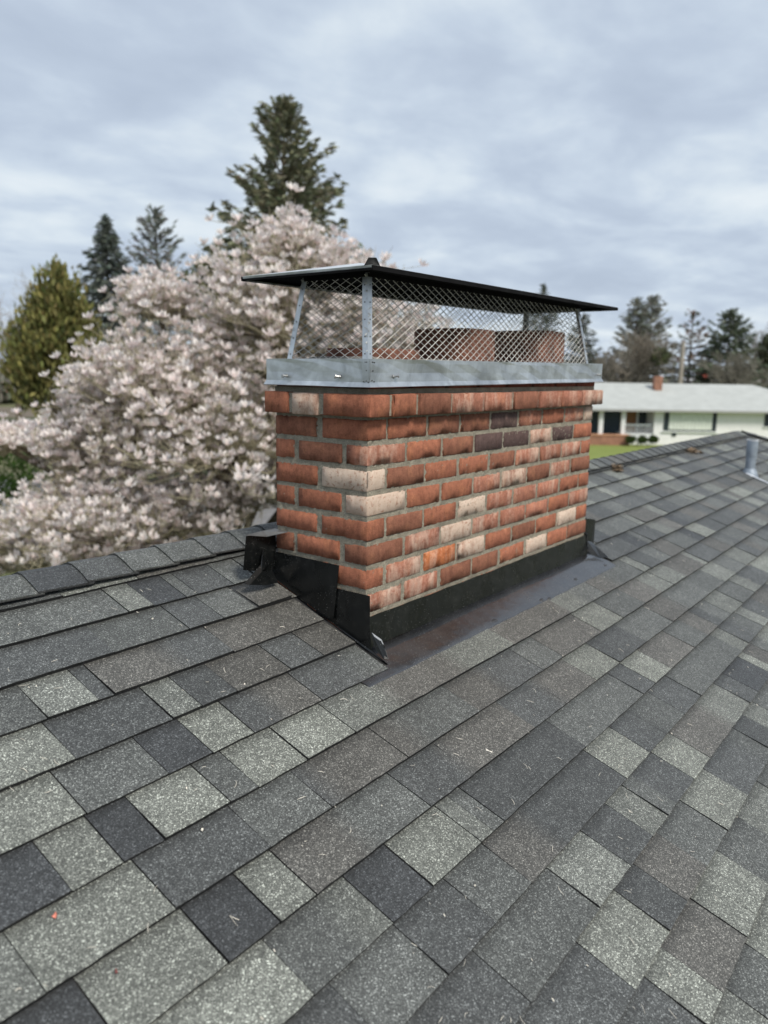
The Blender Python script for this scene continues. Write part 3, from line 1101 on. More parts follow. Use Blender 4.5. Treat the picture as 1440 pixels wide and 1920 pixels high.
def screen(q):
    """expanded metal: crossing strands between the posts"""
    b0, b1 = np.array(botc[q]), np.array(botc[(q + 1) % 4])
    t0, t1 = np.array(topc[q]), np.array(topc[(q + 1) % 4])
    L = np.linalg.norm(b1 - b0)
    ex = (b1 - b0) / L
    off = (t0 - b0) @ ex
    offr = L + (t1 - b1) @ ex
    up = (t0 - b0) - off * ex
    Hh = np.linalg.norm(up)
    ey = up / Hh
    nrm = np.cross(ex, ey)
    org = b0 + nrm * -0.003
    W, Hd = 0.0440, 0.0238
    mb = MB()
    ni, nj = int(L / W) + 2, int(Hh / (Hd / 2)) + 2

    def inside(x, y):
        t = y / Hh
        return -0.003 <= t <= 1.01 and off * t - .002 <= x <= L + (offr - L) * t + .002
    for i in range(-1, ni):
        for j in range(-1, nj):
            x = i * W + (W / 2 if j % 2 else 0)
            y = j * Hd / 2
            for sx in (-1, 1):
                x2, y2 = x + sx * W / 2, y + Hd / 2
                if inside((x + x2) / 2, (y + y2) / 2):
                    a = org + ex * x + ey * max(0, y)
                    b = org + ex * x2 + ey * min(Hh, y2)
                    d = (b - a)
                    s = np.cross(d / np.linalg.norm(d), nrm)
                    # strand lies twisted, as the sheet was slit and pulled
                    u_ = (s * .8 + nrm * .6)
                    w_ = (nrm * .8 - s * .6)
                    mb.obox((a + b) / 2, d / 2, u_ * .00092, w_ * .00055)
    return mb.mesh('mesh_screen')


for q in range(4):
    obj('mesh_screen', tilt_me(screen(q)), M_MESH, cap)

LX0, LX1, LY0, LY1, LZ = -0.050, 1.790, -0.050, 0.490, 0.4335


def lid():
    mb = MB()
    ym = (LY0 + LY1) / 2
    r = 0.052
    hh = (LY1 - LY0) / 2
    e = [(LX0, LY0, LZ), (LX1, LY0, LZ), (LX1, LY1, LZ), (LX0, LY1, LZ), (LX0 + hh, ym, LZ + r), (LX1 - hh, ym, LZ + r)]
    top = [(x, y, z + .0015) for x, y, z in e]
    F = [(0, 1, 5, 4), (1, 2, 5), (2, 3, 4, 5), (3, 0, 4)]
    mb.add(top, F)
    # hemmed edge turned down and slightly in
    o = 0.004
    lo = [(LX0 + o, LY0 + o, LZ - .011), (LX1 - o, LY0 + o, LZ - .011), (LX1 - o, LY1 - o, LZ - .011), (LX0 + o, LY1 - o, LZ - .011)]
    li = [(x + (.006 if x < 1 else -.006), y + (.006 if y < .2 else -.006), z) for x, y, z in lo]
    t4 = top[:4]
    b = lo + li
    mb.add(t4 + b, [(i, (i + 1) % 4, 4 + (i + 1) % 4, 4 + i) for i in range(4)] + [(4 + i, 4 + (i + 1) % 4, 8 + (i + 1) % 4, 8 + i) for i in range(4)] )
    return mb.mesh('lid')


lid_o = obj('lid', tilt_me(lid()), M_GD, cap)
M_LIDSHADE = simple_mat('lid_shade_black', (0.009, 0.009, 0.0095), 0.95, 0, 20, .3, spec=0.08)  # near-black colour stands for shade on the lid's underside, hem and rail
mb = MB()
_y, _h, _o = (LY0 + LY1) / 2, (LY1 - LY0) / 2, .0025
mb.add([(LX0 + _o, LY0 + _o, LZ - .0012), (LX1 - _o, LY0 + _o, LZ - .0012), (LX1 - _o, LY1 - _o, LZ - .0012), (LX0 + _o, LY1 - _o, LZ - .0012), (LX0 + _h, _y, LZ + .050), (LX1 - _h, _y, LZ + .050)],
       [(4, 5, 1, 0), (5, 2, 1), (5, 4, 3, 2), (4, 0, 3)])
obj('lid_underside', tilt_me(mb.mesh('lid_underside')), M_LIDSHADE, lid_o, label='underside of the lid with its shade painted in as black')
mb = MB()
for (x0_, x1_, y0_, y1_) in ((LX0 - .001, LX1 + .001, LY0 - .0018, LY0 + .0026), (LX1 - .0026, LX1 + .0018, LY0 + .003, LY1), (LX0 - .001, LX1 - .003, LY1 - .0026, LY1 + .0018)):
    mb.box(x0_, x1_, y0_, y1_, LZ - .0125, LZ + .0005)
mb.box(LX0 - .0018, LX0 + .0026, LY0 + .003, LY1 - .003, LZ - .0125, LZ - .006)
obj('hem', tilt_me(mb.mesh('hem')), M_LIDSHADE, lid_o, label='turned hem along the lid edge, painted black as shade')
# notched corner fold of the lid at the near corner, and the inner stiffeners
mb = MB()
c = np.array([LX0, LY0, LZ])
a_, b_ = np.array([0.034, 0, 0]), np.array([0, 0.030, 0])
mb.sheet([c + b_ + (-.001, 0, .001), c + (-.004, .012, .021), c + (.012, -.004, .021), c + a_ + (0, -.001, .001)], (0.0015, 0.0015, -0.002))
obj('corner_fold', tilt_me(mb.mesh('corner_fold')), black_metal('lid_shade_paint', (0.02, 0.02, 0.021), 0.5, 0.2), lid_o)
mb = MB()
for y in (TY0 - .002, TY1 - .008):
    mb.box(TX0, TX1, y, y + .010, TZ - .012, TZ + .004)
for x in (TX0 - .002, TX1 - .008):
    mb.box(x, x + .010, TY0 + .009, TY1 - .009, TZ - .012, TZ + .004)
obj('top_rail', tilt_me(mb.mesh('top_rail')), M_LIDSHADE, cap)
M_SCR = simple_mat('screw_zinc', (0.45, 0.45, 0.44), 0.35, 0.9, 40, .15)


def screw(p, out, droop=0.0):
    mb = MB()
    p, out = np.array(p, float), np.array(out, float)
    out = out + np.array([0, 0, droop])
    out /= np.linalg.norm(out)
    mb.tube([p - out * .004, p + out * .012], [.0036, .0036], 8)
    mb.tube([p + out * .012, p + out * .0128, p + out * .0165, p + out * .0175], [.0036, .0066, .0066, .0046], 8)
    mb.tube([p + out * .0002, p + out * .0014], [.0062, .0058], 10)
    return tilt_me(mb.mesh('screw'))


for p, o_, dr in (((SX0, 0.311, .122), (-1, .12, 0), 0.0), ((SX0, 0.087, .123), (-1, 0.5, 0), .05), ((0.084, SY0, .124), (.45, -1, 0), .25), ((1.655, SY0, .126), (-.3, -1, 0), -.1), ((0.6, SY1, .123), (0, 1, 0), 0)):
    obj('screw', screw(p, o_, dr), M_SCR, cap)
mb = MB()
for (y, z) in ((-.018, .166), (-.012, .166), (-.017, .142), (-.017, .112), (-.006, .110), (-.024, .108)):
    mb.tube([(SX0 + .001, y, z), (SX0 - .0022, y, z)], [.0026, .002], 6)
for (x, z) in ((-.020, .166), (-.012, .165), (-.018, .141), (-.022, .113), (-.012, .110)):
    mb.tube([(x, SY0 + .001, z), (x, SY0 - .0022, z)], [.0026, .002], 6)
obj('rivets', tilt_me(mb.mesh('rivets')), bpy.data.materials['rivet'], cap, kind='stuff')

# ------------------------------------------------------------------ flashing
fl = thing('chimney_flashing', 'black painted metal flashing wrapped around the foot of the brick chimney', 'flashing')


def rz(y, h=0.0):
    return DECK0 + SL * y + h


def apron():
    """wavy sheet: upstand against the bricks, bend, and skirt lying on the shingles"""
    n = 46
    xs = np.linspace(-0.003, 1.70, n)
    prof = [(-0.0035, -0.6285), (-0.0065, -0.66), (-0.0075, -0.70), (-0.0105, -0.7275), (-0.016, None), (-0.05, None), (-0.093, None), (-0.1045, None), (-0.128, None), (-0.1395, None)]
    vs, fs = [], []
    ph = [rb.uniform(0, 6.28) for _ in range(6)]
    for i, x in enumerate(xs):
        w = 0.5 * math.sin(x * 5.3 + ph[0]) + .35 * math.sin(x * 11.7 + ph[1]) + .25 * math.sin(x * 23 + ph[2])
        for j, (y, z) in enumerate(prof):
            xx = x
            if z is None:
                t = (abs(y) - .016) / .1235
                h = 0.0135 - 0.0075 * t + 0.0026 * w * math.sin(math.pi * min(1, t * 1.0 + .1))
                if j == len(prof) - 1:
                    h = 0.0042 + 0.0012 * w
                yy = y + 0.0016 * w * t + (0.0014 * math.sin(x * 41) if t > .9 else 0)
                # skirt runs out past the chimney at both ends, rounded at the near end
                if x < .12 and y < -0.1:
                    xx = x - 0.150 * (1 - max(0, x) / .12) * min(1, t * 2.2)
                    if t > .9:
                        xx = max(xx, -0.148 + (x + .012) * .3)
                if x > 1.6:
                    xx = x + 0.072 * ((x - 1.6) / .1) * min(1, t * 2)
                vs.append((xx, yy, rz(yy, h)))
            else:
                zz = z + (0.0022 * w if j == 0 else 0) + (0.003 * w if j == 3 else 0)
                vs.append((xx, y - 0.0012 * w * (1 if j in (1, 2) else 0), zz))
    m = len(prof)
    for i in range(n - 1):
        for j in range(m - 1):
            fs.append((i * m + j, i * m + j + 1, (i + 1) * m + j + 1, (i + 1) * m + j))
    N0 = len(vs)
    # thickness
    vs2 = [(x, y + (.0015 if j % m < 4 else 0.0), z - (0 if j % m < 4 else .0016)) for j, (x, y, z) in enumerate(vs)]
    fs2 = [tuple(N0 + q for q in f[::-1]) for f in fs]
    edge = []
    for i in range(n - 1):
        a, b = i * m + m - 1, (i + 1) * m + m - 1
        edge.append((a, N0 + a, N0 + b, b))
        a, b = i * m, (i + 1) * m
        edge.append((a, b, N0 + b, N0 + a))
    me = mesh('apron', vs + vs2, fs + fs2 + edge)
    me.shade_smooth()
    return me


ap = obj('apron', apron(), M_AP, fl)
# split look: the upstand is a sheet of its own lapped over the skirt
mb = MB()
n = 30
top_, bot_ = [], []
for i in range(n + 1):
    x = -0.003 + 1.705 * i / n
    w = math.sin(x * 6.1 + .7) * .5 + math.sin(x * 13.9) * .4
    top_.append((x, -0.0075, -0.6222 + .0016 * w + .0012 * math.sin(x * 31)))
    bot_.append((x, -0.0155 - .0010 * w, -0.7205 + .0030 * w))
v = top_ + bot_
f = [(i, n + 1 + i, n + 2 + i, i + 1) for i in range(n)]
v2 = [(x, y + .0016, z) for x, y, z in v]
f2_ = [tuple(len(v) + q for q in a[::-1]) for a in f]
rim = [(n + 1 + i, len(v) + n + 1 + i, len(v) + n + 2 + i, n + 2 + i) for i in range(n)] + [(i + 1, len(v) + i + 1, len(v) + i, i) for i in range(n)]
up_me = mesh('upstand', v + v2, f + f2_ + rim)
obj('upstand', up_me, M_BK, fl)


def panel(poly, off, name, mat=M_BK, bulge=0.0, label=None):
    """sheet metal polygon with a little thickness"""
    mb = MB()
    mb.sheet(poly, off)
    return obj(name, mb.mesh(name), mat, fl, label)


X1_ = -0.0045
panel([(X1_, 0.116, -0.5475), (X1_ - .001, -0.0200, -0.5465), (X1_ - .001, -0.0215, -0.650), (X1_ - .002, -0.030, -0.722), (X1_ - .006, -0.078, -0.7425), (X1_ - .004, 0.03, -0.707), (X1_, 0.13, -0.669), (X1_, 0.20, -0.645), (X1_, 0.20, -0.60)], (-0.0014, 0, 0), 'step_flashing')
X2_ = -0.0085
panel([(X2_ + .002, 0.405, -0.4680), (X2_, 0.104, -0.4690), (X2_ - .0035, 0.124, -0.6525), (X2_ - .002, 0.16, -0.6545), (X2_, 0.19, -0.643), (X2_, 0.30, -0.600), (X2_, 0.412, -0.5565)], (-0.0014, 0, 0), 'step_flashing')
# bent corner tab
panel([(-0.0055, -0.0260, -0.664), (0.012, -0.050, -0.6855), (0.022, -0.060, -0.715), (0.014, -0.0800, -0.7440), (0.002, -0.072, -0.7415), (-0.0055, -0.045, -0.715)], (0.0008, -0.0010, 0), 'corner_tab')
panel([(-0.0050, -0.0285, -0.664), (0.0125, -0.0525, -0.6855), (0.0175, -0.0580, -0.702), (0.006, -0.0440, -0.694)], (0.0004, -0.0008, 0), 'corner_tab', M_LEAD, label='bare bright metal fold of the corner tab')
# back pan wing standing out at the left behind the chimney, with its turned lip
panel([(-0.131, 0.400, -0.3955), (0.002, 0.400, -0.4125), (0.002, 0.400, -0.535), (-0.060, 0.400, -0.530), (-0.146, 0.400, -0.508)], (0, 0.0015, 0), 'back_wing')
panel([(-0.131, 0.4005, -0.394), (-0.060, 0.378, -0.4065), (-0.0045, 0.334, -0.3935), (-0.0045, 0.398, -0.3905), (-0.062, 0.402, -0.392)], (0, 0.0004, 0.0014), 'back_wing', simple_mat('worn_lip', (0.10, 0.10, 0.10), 0.4, .3, 30, .3), label='worn grey turned lip of the back wing')
panel([(-0.066, 0.392, -0.446), (-0.100, 0.366, -0.492), (-0.190, 0.348, -0.536), (-0.176, 0.338, -0.5405), (-0.112, 0.350, -0.512), (-0.040, 0.386, -0.500)], (0.001, 0.0012, 0.0006), 'back_wing')
panel([(-0.176, 0.338, -0.5405), (-0.112, 0.350, -0.512), (-0.030, 0.386, -0.530), (-0.036, 0.352, -0.565), (-0.10, 0.342, -0.5580)], (0.0004, 0.001, 0.0010), 'back_wing')
# far end: end flap and its bent foot
panel([(1.693, 0.004, -0.543), (1.805, -0.002, -0.566), (1.802, -0.002, -0.690), (1.76, -0.003, -0.676), (1.697, 0.004, -0.662)], (0, -0.0014, 0), 'end_flap')
panel([(1.697, -0.010, -0.655), (1.745, -0.012, -0.668), (1.775, -0.040, -0.700), (1.772, -0.092, -0.7365), (1.722, -0.070, -0.735), (1.690, -0.030, -0.715)], (0.0006, -0.0008, 0.001), 'end_flap')
panel([(1.69, -0.012, -0.62), (1.69, 0.36, -0.50), (1.69, 0.36, -0.585), (1.69, -0.012, -0.715)], (0.0135, 0, 0), 'end_flap')
# dabs of sealant and dents along the skirt edge
M_SEAL = simple_mat('sealant', (0.035, 0.035, 0.037), 0.35, 0, 60, .3)
for i, (x, y) in enumerate(((0.30, -0.122), (0.62, -0.118), (0.985, -0.128), (1.04, -0.136), (1.36, -0.108), (1.70, -0.11))):
    mb = MB()
    p = np.array([x, y, rz(y, 0.0085)])
    rr = (.010, .016, .014, .010, .014, .012)[i]
    ring = []
    for k in range(10):
        a = 2 * math.pi * k / 10
        r_ = rr * rb.uniform(.7, 1.2)
        ring.append((p[0] + r_ * math.cos(a) * 1.5, p[1] + r_ * math.sin(a) * .7, rz(p[1] + r_ * math.sin(a) * .7, .0035)))
    mid_ = [lerp(q, p, .45) + np.array([0, 0, .0035 + rb.uniform(0, .003)]) for q in ring]
    mb.add(ring + mid_ + [p + np.array([0, 0, .003])], [(k, (k + 1) % 10, 10 + (k + 1) % 10, 10 + k) for k in range(10)] + [(10 + k, 10 + (k + 1) % 10, 20) for k in range(10)])
    obj('sealant_dab', mb.mesh('sealant_dab', smooth=True), M_SEAL, fl)

# ------------------------------------------------------------------ vent pipe
vx, vy = 5.44, 0.085
vp = thing('vent_pipe', 'blue grey plumbing vent pipe rising through the far shingles with bright metal flashing', 'vent pipe')
mb = MB()
zb = rz(vy)
mb.tube([(vx, vy, zb - .05), (vx, vy, zb + .16)], .042, 18, False)
mb.tube([(vx, vy, zb + .158), (vx, vy, zb + .166), (vx, vy, zb + .30), (vx, vy, zb + .304)], [.044, .046, .046, .0455], 18, False)
obj('pipe', mb.mesh('pipe', smooth=True), M_PIPE, vp)
mb = MB()
mb.tube([(vx, vy, zb + .296), (vx, vy, zb + .306), (vx, vy, zb + .306), (vx, vy, zb + .2)], [.0475, .0475, .036, .036], 18, False)
obj('rim', mb.mesh('rim'), M_LEAD, vp)
mb = MB()
mb.tube([(vx, vy, zb - .02), (vx, vy, zb + .03), (vx, vy, zb + .055)], [.075, .056, .0465], 18, False)
obj('collar', mb.mesh('collar', smooth=True), M_PIPE, vp)
mb = MB()
mb.sheet([(vx - .10, vy + .01, rz(vy + .01, .0165)), (vx - .09, vy - .17, rz(vy - .17, .0165)), (vx - .055, vy - .17, rz(vy - .17, .0165)), (vx - .06, vy + .01, rz(vy + .01, .0165))], (0, 0, -.003))
mb.sheet([(vx - .10, vy - .171, rz(vy - .171, .0170)), (vx - .06, vy - .27, rz(vy - .27, .0165)), (vx + .16, vy - .25, rz(vy - .25, .0165)), (vx + .13, vy - .171, rz(vy - .171, .0165))], (0, 0, -.003))
obj('base_flashing', mb.mesh('base_flashing'), M_LEAD, vp)

# ------------------------------------------------------------------ litter
def needles():
    mb = MB()
    r = random.Random(3)
    n_ = 0
    while n_ < 170:
        x, y = r.uniform(-1.5, 3.0), r.uniform(-1.4, .5)
        if -0.03 < x < 1.75 and -.16 < y:
            continue
        p = np.array([x, y, rz(y, .0115)])
        if not in_view(p):
            continue
        if r.random() > 1.1 / np.linalg.norm(p - CAM) + .1:
            continue
        a = r.uniform(0, 6.28)
        L = r.uniform(.006, .026)
        bend = r.uniform(-.4, .4)
        pts = []
        for t in (-.5, -.15, .2, .5):
            an = a + bend * t * 2
            yy = y + math.sin(an) * L * t
            pts.append((x + math.cos(an) * L * t, yy, rz(yy, .0125 + .0015 * math.sin(t * 3 + 1))))
        w = r.uniform(.0004, .0008)
        mb.tube(pts, [w * .6, w, w, w * .5], 4)
        n_ += 1
    for _ in range(170):
        x, y = r.uniform(-1.4, 3.2), r.uniform(-1.4, .5)
        if -0.03 < x < 1.8 and -.16 < y:
            continue
        w = r.uniform(.0008, .0022)
        h_ = rz(y, .0118)
        a = r.uniform(0, 3.1)
        mb.obox((x, y, h_ + w * .5), (w * 1.4 * math.cos(a), w * 1.4 * math.sin(a), w * .5 * math.sin(a)), (-w * .8 * math.sin(a), w * .8 * math.cos(a), w * .3), (0, 0, w * .4))
    return mb.mesh('pine_needles')


obj('pine_needles', needles(), simple_mat('dry_needle', (0.62, 0.58, 0.50), 0.7, 0, 40, .3), kind='stuff', label='dry pale conifer needles scattered over the shingles', cat='needles')


def petal(x, y, s, a, col, label, name='petal'):
    mb = MB()
    n = 9
    top = []
    for i in range(n):
        t = 2 * math.pi * i / n
        px, py = math.cos(t) * s, math.sin(t) * s * .62
        qx, qy = x + px * math.cos(a) - py * math.sin(a), y + px * math.sin(a) + py * math.cos(a)
        top.append((qx, qy, rz(qy, .013 + .003 * math.cos(t * 2))))
    mb.add(top + [(x, y, rz(y, .0145))] + [(p[0], p[1], p[2] - .0008) for p in top],
           [(i, (i + 1) % n, n) for i in range(n)] + [(n + 1 + i, i, (i + 1) % n, n + 1 + (i + 1) % n)[::-1] for i in range(n)] + [tuple(range(2 * n, n, -1))])
    return obj(name, mb.mesh(name, smooth=True), simple_mat(name + '_skin', col, .6, 0, 60, .15), None, label, 'petal')


petal(-1.198, -0.265, .0055, .4, (0.62, 0.20, 0.14), 'salmon pink fallen petal on a pale shingle near the lower left corner')
petal(-1.17, -0.407, .004, 1.3, (0.22, 0.07, 0.06), 'dark red fallen bud scale on a pale shingle below the pink petal', 'bud_scale')
petal(-0.044, -0.481, .010, 1.9, (0.74, 0.70, 0.62), 'white sliver of dried petal upright on the shingles before the chimney apron', 'dried_petal')


def leaf_clump(x, y, label, s):
    o = thing('leaf_clump', label, 'dead leaves', 'dead leaf clumps caught under the ridge')
    r = random.Random(int(x * 100))
    mb = MB()
    for i in range(60):
        px, py = x + r.gauss(0, s * 1.3), y + r.gauss(0, s * .55)
        p = np.array([px, py, rz(py, .012 + r.random() * s * .5)])
        a, b = np.array([r.gauss(0, 1), r.gauss(0, 1), r.gauss(0, .5)]), np.array([r.gauss(0, 1), r.gauss(0, 1), r.gauss(0, .5)])
        a = a / np.linalg.norm(a) * .028
        b = b / np.linalg.norm(b) * .012
        mb.add([p - a, p + b, p + a, p - b], [(0, 1, 2, 3)])
    obj('leaves', mesh('leaves', mb.v, mb.f), simple_mat('dead_leaf', (0.17, 0.12, 0.075), .8, 0, 20, .4), o, kind='stuff')


leaf_clump(5.25, .53, 'larger brown clump of dead leaves caught under the ridge near the vent pipe', .045)
leaf_clump(3.47, .53, 'smaller brown clump of dead leaves under the ridge beside the brick chimney', .033)


# ------------------------------------------------------------------ vegetation
def rand_unit(n):
    v = RNG.normal(size=(n, 3))
    return v / np.linalg.norm(v, axis=1, keepdims=True)


def leaf_quads(cen, axis, length, width, cols, droop=0.0):
    """kite shaped leaf clumps: arrays of centres, axis vectors"""
    n = len(cen)
    ax = axis / (np.linalg.norm(axis, axis=1, keepdims=True) + 1e-9)
    side = np.cross(ax, rand_unit(n))
    side /= (np.linalg.norm(side, axis=1, keepdims=True) + 1e-9)
    L = np.broadcast_to(np.asarray(length, float), (n,))[:, None]
    W = np.broadcast_to(np.asarray(width, float), (n,))[:, None]
    V = np.empty((n, 4, 3))
    V[:, 0] = cen - ax * L * .5
    V[:, 1] = cen + side * W * .5
    V[:, 2] = cen + ax * L * .5 + np.array([0, 0, -1]) * droop * L
    V[:, 3] = cen - side * W * .5
    Q = np.arange(n * 4).reshape(n, 4)
    c = np.repeat(np.c_[cols, np.ones(n)], 4, axis=0)
    return V.reshape(-1, 3), Q, c


def vary(base, n, amt=.25, tint=.06):
    c = np.array(base)[None] * RNG.uniform(1 - amt, 1 + amt, (n, 1)) * (1 + RNG.normal(0, tint, (n, 3)))
    return np.clip(c, 0.004, 1)


def conifer(label, p, H, Rb, col, whorl=0.42, per=7, sprays=10, spray=0.34, group=None, droop=0.15, bare=0.12, taper=0.85, gap=0.12, cat='conifer', upturn=0.5, col2=None, mix2=0.0, clump=0.0, name='conifer_tree', squash=1.0):
    t = thing(name, label, cat, group, tuple(p))
    mb = MB()
    mb.tube([(0, 0, 0), (0.03 * H / 10, 0, H * .3), (0, 0.02, H * .65), (0, 0, H * .97)], [H * .018, H * .014, H * .008, H * .002], 7)
    cen, axs, ln, cl = [], [], [], []
    h = H * bare
    while h < H * .985:
        f = (h - H * bare) / (H * (1 - bare))
        r = Rb * (1 - f) ** taper * RNG.uniform(.78, 1.12) + .12
        k = max(3, int(per * (.55 + .45 * (1 - f)) + RNG.integers(-1, 2)))
        a0 = RNG.uniform(0, 6.28)
        for i in range(k):
            if RNG.random() < gap:
                continue
            a = a0 + 2 * math.pi * i / k + RNG.uniform(-.35, .35)
            L = r * RNG.uniform(.7, 1.15)
            el = -droop + (upturn + droop) * f ** 1.5 + RNG.uniform(-.12, .12)
            d = np.array([math.cos(a) * math.cos(el), math.sin(a) * math.cos(el), math.sin(el)])
            base = np.array([0, 0, h])
            pts = [base + d * L * q + np.array([0, 0, .10 * L * q * q]) for q in (0, .5, 1)]
            mb.tube(pts, [.012 * L + .012, .007 * L + .008, .004], 4, False)
            m = max(4, int(sprays * L / Rb * 2.1))
            q = RNG.uniform(.12 if L > 1 else 0, 1.02, m) ** .8
            sd = np.cross(d, (0, 0, 1.0))
            wid = L * .24 * (1.15 - q)
            off = RNG.uniform(-1, 1, m)
            c = base + d * (L * q)[:, None] + np.array([0, 0, 1]) * (.10 * L * q * q)[:, None] + sd * (off * wid)[:, None] + np.array([0, 0, 1]) * (RNG.normal(-.05, .08, m) * min(1, L))[:, None]
            axv = d[None] * .8 + sd[None] * (off * .7)[:, None] + RNG.normal(0, .22, (m, 3)) + np.array([0, 0, -.15])
            cen.append(c)
            axs.append(axv)
            ln.append(np.full(m, spray) * RNG.uniform(.7, 1.25, m))
            cc = vary(col if (col2 is None or RNG.random() > mix2) else col2, m, .35)
            cl.append(cc)
        h += whorl * (1 - .45 * f) * RNG.uniform(.8, 1.2)
    cen, axs, ln, cl = map(np.concatenate, (cen, axs, ln, cl))
    # leader
    m = 26
    z = RNG.uniform(.95, 1.0, m) * H
    cen = np.r_[cen, np.c_[RNG.normal(0, .08, m), RNG.normal(0, .08, m), z]]
    axs = np.r_[axs, RNG.normal(0, .4, (m, 3)) + np.array([0, 0, 1.0])]
    ln = np.r_[ln, np.full(m, spray)]
    cl = np.r_[cl, vary(col, m)]
    V, Q, c = leaf_quads(cen, axs, ln, ln * .29, cl, .12)
    obj('crown', quadmesh('crown', V, Q, c), M_LEAF, t, kind='stuff')
    obj('trunk', mb.mesh('trunk'), M_BARK, t)
    return t


def branching(mb, p, d, L, r, depth, spread=.5, up=.1, n=(2, 4), seed=None, nseg=3, minr=.006):
    pts = [np.array(p, float)]
    dd = np.array(d, float)
    for i in range(nseg):
        dd = dd + RNG.normal(0, .13, 3) + np.array([0, 0, up * .3])
        dd /= np.linalg.norm(dd)
        pts.append(pts[-1] + dd * L / nseg)
    mb.tube(pts, list(np.linspace(r, r * .55, nseg + 1)), 5 if r > .03 else 3, False)
    if depth == 0:
        return
    for k in range(RNG.integers(n[0], n[1] + 1)):
        t = RNG.uniform(.35, 1.0)
        i = min(nseg - 1, int(t * nseg))
        b = lerp(pts[i], pts[i + 1], t * nseg - i)
        nd = dd + RNG.normal(0, spread, 3) + np.array([0, 0, up])
        nd /= np.linalg.norm(nd)
        branching(mb, b, nd, L * RNG.uniform(.55, .8), max(minr, r * .55), depth - 1, spread, up, n, nseg=nseg, minr=minr)


def bare_tree(label, p, H, col, depth=5, spread=.45, group=None, lean=(0, 0), cat='tree', n=(3, 4), minr=.012, leafy=0, leafcol=None, rmul=1.0):
    t = thing('bare_tree', label, cat, group, tuple(p))
    mb = MB()
    mb.tube([(0, 0, 0), (lean[0] * .3, lean[1] * .3, H * .15), (lean[0] * .6, lean[1] * .6, H * .30)], [H * .022 * rmul, H * .018 * rmul, H * .015 * rmul], 7)
    tw = MB()
    for k in range(5):
        a = RNG.uniform(0, 6.28)
        d = np.array([math.cos(a) * .45, math.sin(a) * .45, 1.0])
        branching(tw, (lean[0] * .6, lean[1] * .6, H * RNG.uniform(.18, .3)), d / np.linalg.norm(d), H * .30, H * .011 * rmul, depth - 1, spread, .18, n, minr=minr)
    obj('trunk', mb.mesh('trunk'), M_BARK, t)
    cc = (*col, 1)
    obj('twigs', mesh('twigs', tw.v, tw.f, cc), M_TWIG, t, kind='stuff')
    return t


def foliage_blob(n, cen, rad_, col, size, up=0.5, shell=.55, flat=None, cmul=None):
    """leaf clumps through an ellipsoid, denser towards the outside"""
    d = rand_unit(n)
    r = RNG.uniform(shell, 1.0, n) ** .7
    lump = 1 + .16 * np.sin(d[:, 0] * 7 + d[:, 2] * 5) * np.cos(d[:, 1] * 6 - d[:, 2] * 4)
    c = np.array(cen) + d * np.array(rad_) * (r * lump)[:, None]
    ax = d * .6 + np.array([0, 0, up]) + RNG.normal(0, .35, (n, 3))
    return c, ax, vary(col, n, .3), size * RNG.uniform(.7, 1.3, n)


def bush(name, label, p, parts, cat, group=None, trunk=None, width=.5):
    t = thing(name, label, cat, group, tuple(p))
    C4 = [foliage_blob(*a, **k) for a, k in parts]
    cen, ax, cl, ln = (np.concatenate([c[i] for c in C4]) for i in range(4))
    V, Q, c = leaf_quads(cen, ax, ln, ln * width, cl, .05)
    obj('foliage', quadmesh('foliage', V, Q, c), M_LEAF, t, kind='stuff')
    if trunk:
        mb = MB()
        for a in trunk:
            mb.tube(a[0], a[1], 7)
        obj('trunk', mb.mesh('trunk'), M_BARK, t)
    return t


def height_to(u, v, D):
    return at(u, v, D)[2] - GZ


